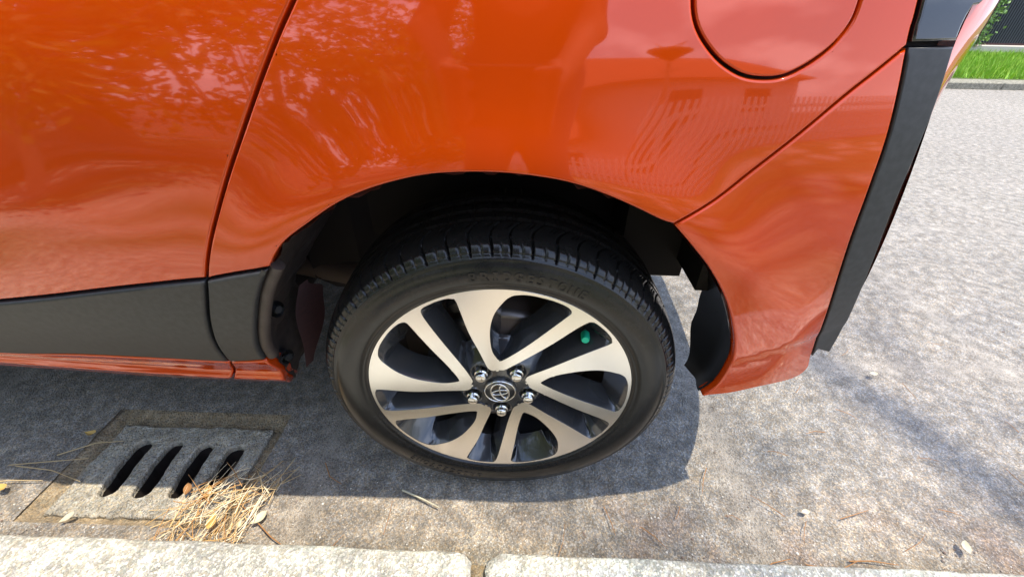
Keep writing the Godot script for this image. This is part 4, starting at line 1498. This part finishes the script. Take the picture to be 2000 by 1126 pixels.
		tag(o, q[4], "leaf")

# ------------------------------------------------------------------ the photographer
# capsules [a, b, radius a, radius b] melted together and meshed as surface nets
func melt(s: SurfaceTool, bones: Array, cell: float, k: float, tint: Callable):
	var lo := Vector3(1e9, 1e9, 1e9)
	var hi := -lo
	for b in bones:
		for e in [0, 1]:
			var r: float = b[2 + e] + 3.0 * cell + k
			lo = lo.min(b[e] - Vector3.ONE * r); hi = hi.max(b[e] + Vector3.ONE * r)
	var dim := Vector3i(((hi - lo) / cell).ceil()) + Vector3i.ONE
	var field := PackedFloat32Array()
	field.resize(dim.x * dim.y * dim.z)
	for b in bones:
		var a0: Vector3 = b[0]
		var d: Vector3 = b[1] - b[0]
		var dd: float = max(d.length_squared(), 1e-9)
		var m: float = max(b[2], b[3]) + 2.0 * cell + 3.0 * k
		var c0 := Vector3i(((a0.min(b[1]) - Vector3.ONE * m - lo) / cell).floor()).clamp(Vector3i.ZERO, dim - Vector3i.ONE)
		var c1 := Vector3i(((a0.max(b[1]) + Vector3.ONE * m - lo) / cell).ceil()).clamp(Vector3i.ZERO, dim - Vector3i.ONE)
		for z in range(c0.z, c1.z + 1):
			for y in range(c0.y, c1.y + 1):
				for x in range(c0.x, c1.x + 1):
					var p := lo + Vector3(x, y, z) * cell
					var t: float = clamp((p - a0).dot(d) / dd, 0.0, 1.0)
					var dist: float = p.distance_to(a0 + d * t) - lerp(b[2], b[3], t)
					field[(z * dim.y + y) * dim.x + x] += exp(-dist / k)
	for i in field.size(): field[i] = -k * log(max(field[i], 1e-12))
	var ids := {}
	var pts := []
	var nrm := []
	var step := [1, dim.x, dim.x * dim.y]
	for z in dim.z - 1:
		for y in dim.y - 1:
			for x in dim.x - 1:
				var i := (z * dim.y + y) * dim.x + x
				var acc := Vector3.ZERO
				var cnt := 0
				var neg := 0
				var v := []
				for c in 8:
					var f := field[i + (c & 1) + (step[1] if c & 2 else 0) + (step[2] if c & 4 else 0)]
					v.append(f)
					if f < 0.0: neg += 1
				if neg == 0 or neg == 8: continue
				for c in 8:
					for ax in 3:
						if c & (1 << ax): continue
						var e: int = c | (1 << ax)
						if (v[c] < 0.0) != (v[e] < 0.0):
							var t: float = v[c] / (v[c] - v[e])
							var p := Vector3(c & 1, (c >> 1) & 1, (c >> 2) & 1)
							p[ax] += t
							acc += p; cnt += 1
				ids[i] = pts.size()
				pts.append(lo + (Vector3(x, y, z) + acc / cnt) * cell)
				nrm.append(Vector3(v[1] + v[3] + v[5] + v[7] - v[0] - v[2] - v[4] - v[6], v[2] + v[3] + v[6] + v[7] - v[0] - v[1] - v[4] - v[5], v[4] + v[5] + v[6] + v[7] - v[0] - v[1] - v[2] - v[3]).normalized())
	var put := func(q: int):
		s.set_color(tint.call(pts[q])); s.set_normal(nrm[q]); s.add_vertex(pts[q])
	for i in ids:
		for ax in 3:
			var j: int = i + step[ax]
			if j >= field.size() or (field[i] < 0.0) == (field[j] < 0.0): continue
			var u: int = step[(ax + 1) % 3]
			var w: int = step[(ax + 2) % 3]
			if not (ids.has(i - u) and ids.has(i - w) and ids.has(i - u - w)): continue
			var q := [ids[i], ids[i - u], ids[i - u - w], ids[i - w]]
			var g: Vector3 = (pts[q[1]] - pts[q[0]]).cross(pts[q[2]] - pts[q[0]])
			if g.dot(nrm[q[0]] + nrm[q[2]]) > 0.0: q.reverse()
			for t in [0, 1, 2, 0, 2, 3]: put.call(q[t])

func build_person():
	var cloth := mat("person", Color(1, 1, 1), .75)
	cloth.vertex_color_use_as_albedo = true
	var fwd := Vector3(-.0159, -.579, -.815).normalized()
	var right := Vector3(1, 0, -.0195).normalized()
	var upv := right.cross(fwd).normalized()
	var centre := cam_pos - fwd * .012 - right * .045
	var root := thing("person", "person in a dark shirt and blue trousers standing at the kerb holding a phone", "person", Vector3(.03, .1, .86))
	var o := root.position
	var bones := []
	var add := func(a: Vector3, b: Vector3, ra: float, rb: float): bones.append([a - o, b - o, ra, rb])
	var x0 := .02
	for sd: float in [-1.0, 1.0]:
		var hip := Vector3(x0 + sd * .09, .92, .88)
		var knee := Vector3(x0 + sd * .105, .53, .82)
		var ankle := Vector3(x0 + sd * .115, .18, .90)
		add.call(hip, knee, .092, .062)
		add.call(knee, ankle, .062, .043)
		add.call(ankle + Vector3(0, -.035, .03), ankle + Vector3(sd * .02, -.052, -.15), .038, .032)
		var sh := Vector3(x0 + sd * .175, 1.36, .76)
		var el := centre + right * sd * .20 + Vector3(0, .20, .26)
		var wr := centre + right * sd * .125 - upv * .02 - fwd * .075
		add.call(sh, el, .052, .042)
		add.call(el, wr, .041, .027)
	add.call(Vector3(x0 - .06, .97, .88), Vector3(x0 + .06, .97, .88), .10, .10)
	add.call(Vector3(x0, .97, .88), Vector3(x0, 1.15, .83), .125, .125)
	add.call(Vector3(x0 - .09, 1.30, .78), Vector3(x0 + .09, 1.30, .78), .105, .105)
	add.call(Vector3(x0, 1.13, .83), Vector3(x0, 1.32, .78), .125, .13)
	add.call(Vector3(x0, 1.36, .76), Vector3(x0, 1.50, .69), .06, .052)
	var hc := Vector3(x0, 1.57, .655)
	add.call(hc + Vector3(0, .03, .02), hc + Vector3(0, -.03, -.025), .088, .072)
	add.call(hc + Vector3(0, -.05, -.03), hc + Vector3(0, -.085, -.055), .05, .035)
	var tint := func(p: Vector3) -> Color:
		var q := p + o
		if q.y > 1.47:
			return Color(.02, .015, .012) if (q - hc).dot(Vector3(0, .7, .7)) > .02 else Color(.30, .16, .10)
		if q.y < .155: return Color(.03, .03, .035)
		var arm: bool = q.z < .70 and q.y < 1.2
		if arm: return Color(.30, .16, .10)
		if q.y < .95: return Color(.03, .045, .08)
		return Color(.035, .035, .04)
	var s := stl()
	melt(s, bones, .014, .016, tint)
	# head details: nose, brow, ears; then both hands
	var fine := []
	fine.append([hc + Vector3(0, -.01, -.088) - o, hc + Vector3(0, -.035, -.108) - o, .011, .015])
	for sd: float in [-1.0, 1.0]:
		fine.append([hc + Vector3(sd * .088, .0, .01) - o, hc + Vector3(sd * .088, -.035, .0) - o, .016, .011])
		fine.append([hc + Vector3(sd * .032, .012, -.078) - o, hc + Vector3(sd * .034, .012, -.079) - o, .015, .015])
	fine.append([hc + Vector3(-.022, -.062, -.088) - o, hc + Vector3(.022, -.062, -.088) - o, .008, .008])
	melt(s, fine, .006, .004, tint)
	for sd: float in [-1.0, 1.0]:
		var hand := []
		var wr := centre + right * sd * .125 - upv * .02 - fwd * .075
		var palm := centre + right * sd * .105 - upv * .005 - fwd * .022
		hand.append([wr - o, palm - o, .024, .020])
		hand.append([palm + upv * .028 - o, palm - upv * .028 - o, .015, .015])
		for f in 4:
			var b := palm + upv * (.033 - .022 * f)
			var len: float = [.036, .042, .039, .030][f]
			var p1 := b + fwd * .030 + right * sd * .004
			var p2 := p1 - right * sd * len * .7 + fwd * .002
			var p3 := p2 - right * sd * len * .45 - fwd * .001
			hand.append([b - o, p1 - o, .0095, .0088])
			hand.append([p1 - o, p2 - o, .0088, .0080])
			hand.append([p2 - o, p3 - o, .0080, .0068])
		var t0 := palm - upv * .024 - fwd * .006
		var t1 := t0 - right * sd * .026 - fwd * .006 + upv * .012
		var t2 := t1 - right * sd * .024 + fwd * .004 + upv * .012
		hand.append([t0 - o, t1 - o, .012, .0105])
		hand.append([t1 - o, t2 - o, .0105, .0085])
		melt(s, hand, .0042, .0035, func(p): return Color(.30, .16, .10))
	obj("body", s, cloth, root)
	var ph := thing("phone", "dark phone held in both hands by the person at the kerb", "phone", centre)
	s = stl()
	box(s, Vector3(-.080, -.037, -.004), Vector3(.080, .037, .004), Transform3D(Basis(right, upv, -fwd), Vector3.ZERO), .003)
	obj("phone_case", s, mats.black_plastic, ph)
	s = stl()
	box(s, Vector3(-.075, -.034, .0042), Vector3(.075, .034, .0048), Transform3D(Basis(right, upv, -fwd), Vector3.ZERO))
	obj("phone_glass", s, mats.glass, ph)

func build_grit():
	var pb := stl()
	var pts := [Vector3(1, 0, .1), Vector3(.2, 0, 1), Vector3(-.9, 0, .3), Vector3(-.3, 0, -.8), Vector3(.6, .1, -.7)]
	for k in 5:
		var a: Vector3 = pts[k]
		var b: Vector3 = pts[(k + 1) % 5]
		var c := a * .6 + Vector3(0, .7, 0)
		var d := b * .6 + Vector3(0, .7, 0)
		flat(pb, a, b, d, c, (a + b))
		flat(pb, c, d, Vector3(.05, .85, 0), Vector3(.05, .85, 0), Vector3.UP)
	var mm := MultiMesh.new()
	mm.transform_format = MultiMesh.TRANSFORM_3D
	mm.use_colors = true
	mm.mesh = pb.commit()
	mm.instance_count = 2600
	rng.seed = 909
	for i in 2600:
		var z: float = .160 - abs(rng.randfn(0.0, .10)) if i < 1700 else rng.randf_range(-.9, .15)
		var x := rng.randf_range(-1.15, 1.7)
		if x > -.955 and x < -.526 and z < .10: z = rng.randf_range(.105, .16)
		var r := rng.randf_range(.0008, .0022) * (1.6 if rng.randf() < .08 else 1.0)
		mm.set_instance_transform(i, Transform3D(Basis(Vector3.UP, rng.randf() * TAU).scaled(Vector3(r, r * .8, r)), Vector3(x, -.006, z)))
		var t := rng.randf()
		mm.set_instance_color(i, Color(.42, .38, .33).lerp(Color(.20, .12, .09), t) if t < .8 else Color(.75, .72, .66))
	var g := MultiMeshInstance3D.new()
	g.name = "grit"
	g.multimesh = mm
	var m := mat("grit", Color(1, 1, 1), .9)
	m.vertex_color_use_as_albedo = true
	g.material_override = m
	add_child(g)
	tag(g, "fine loose grit scattered over the gutter and road", "grit", "", "stuff")
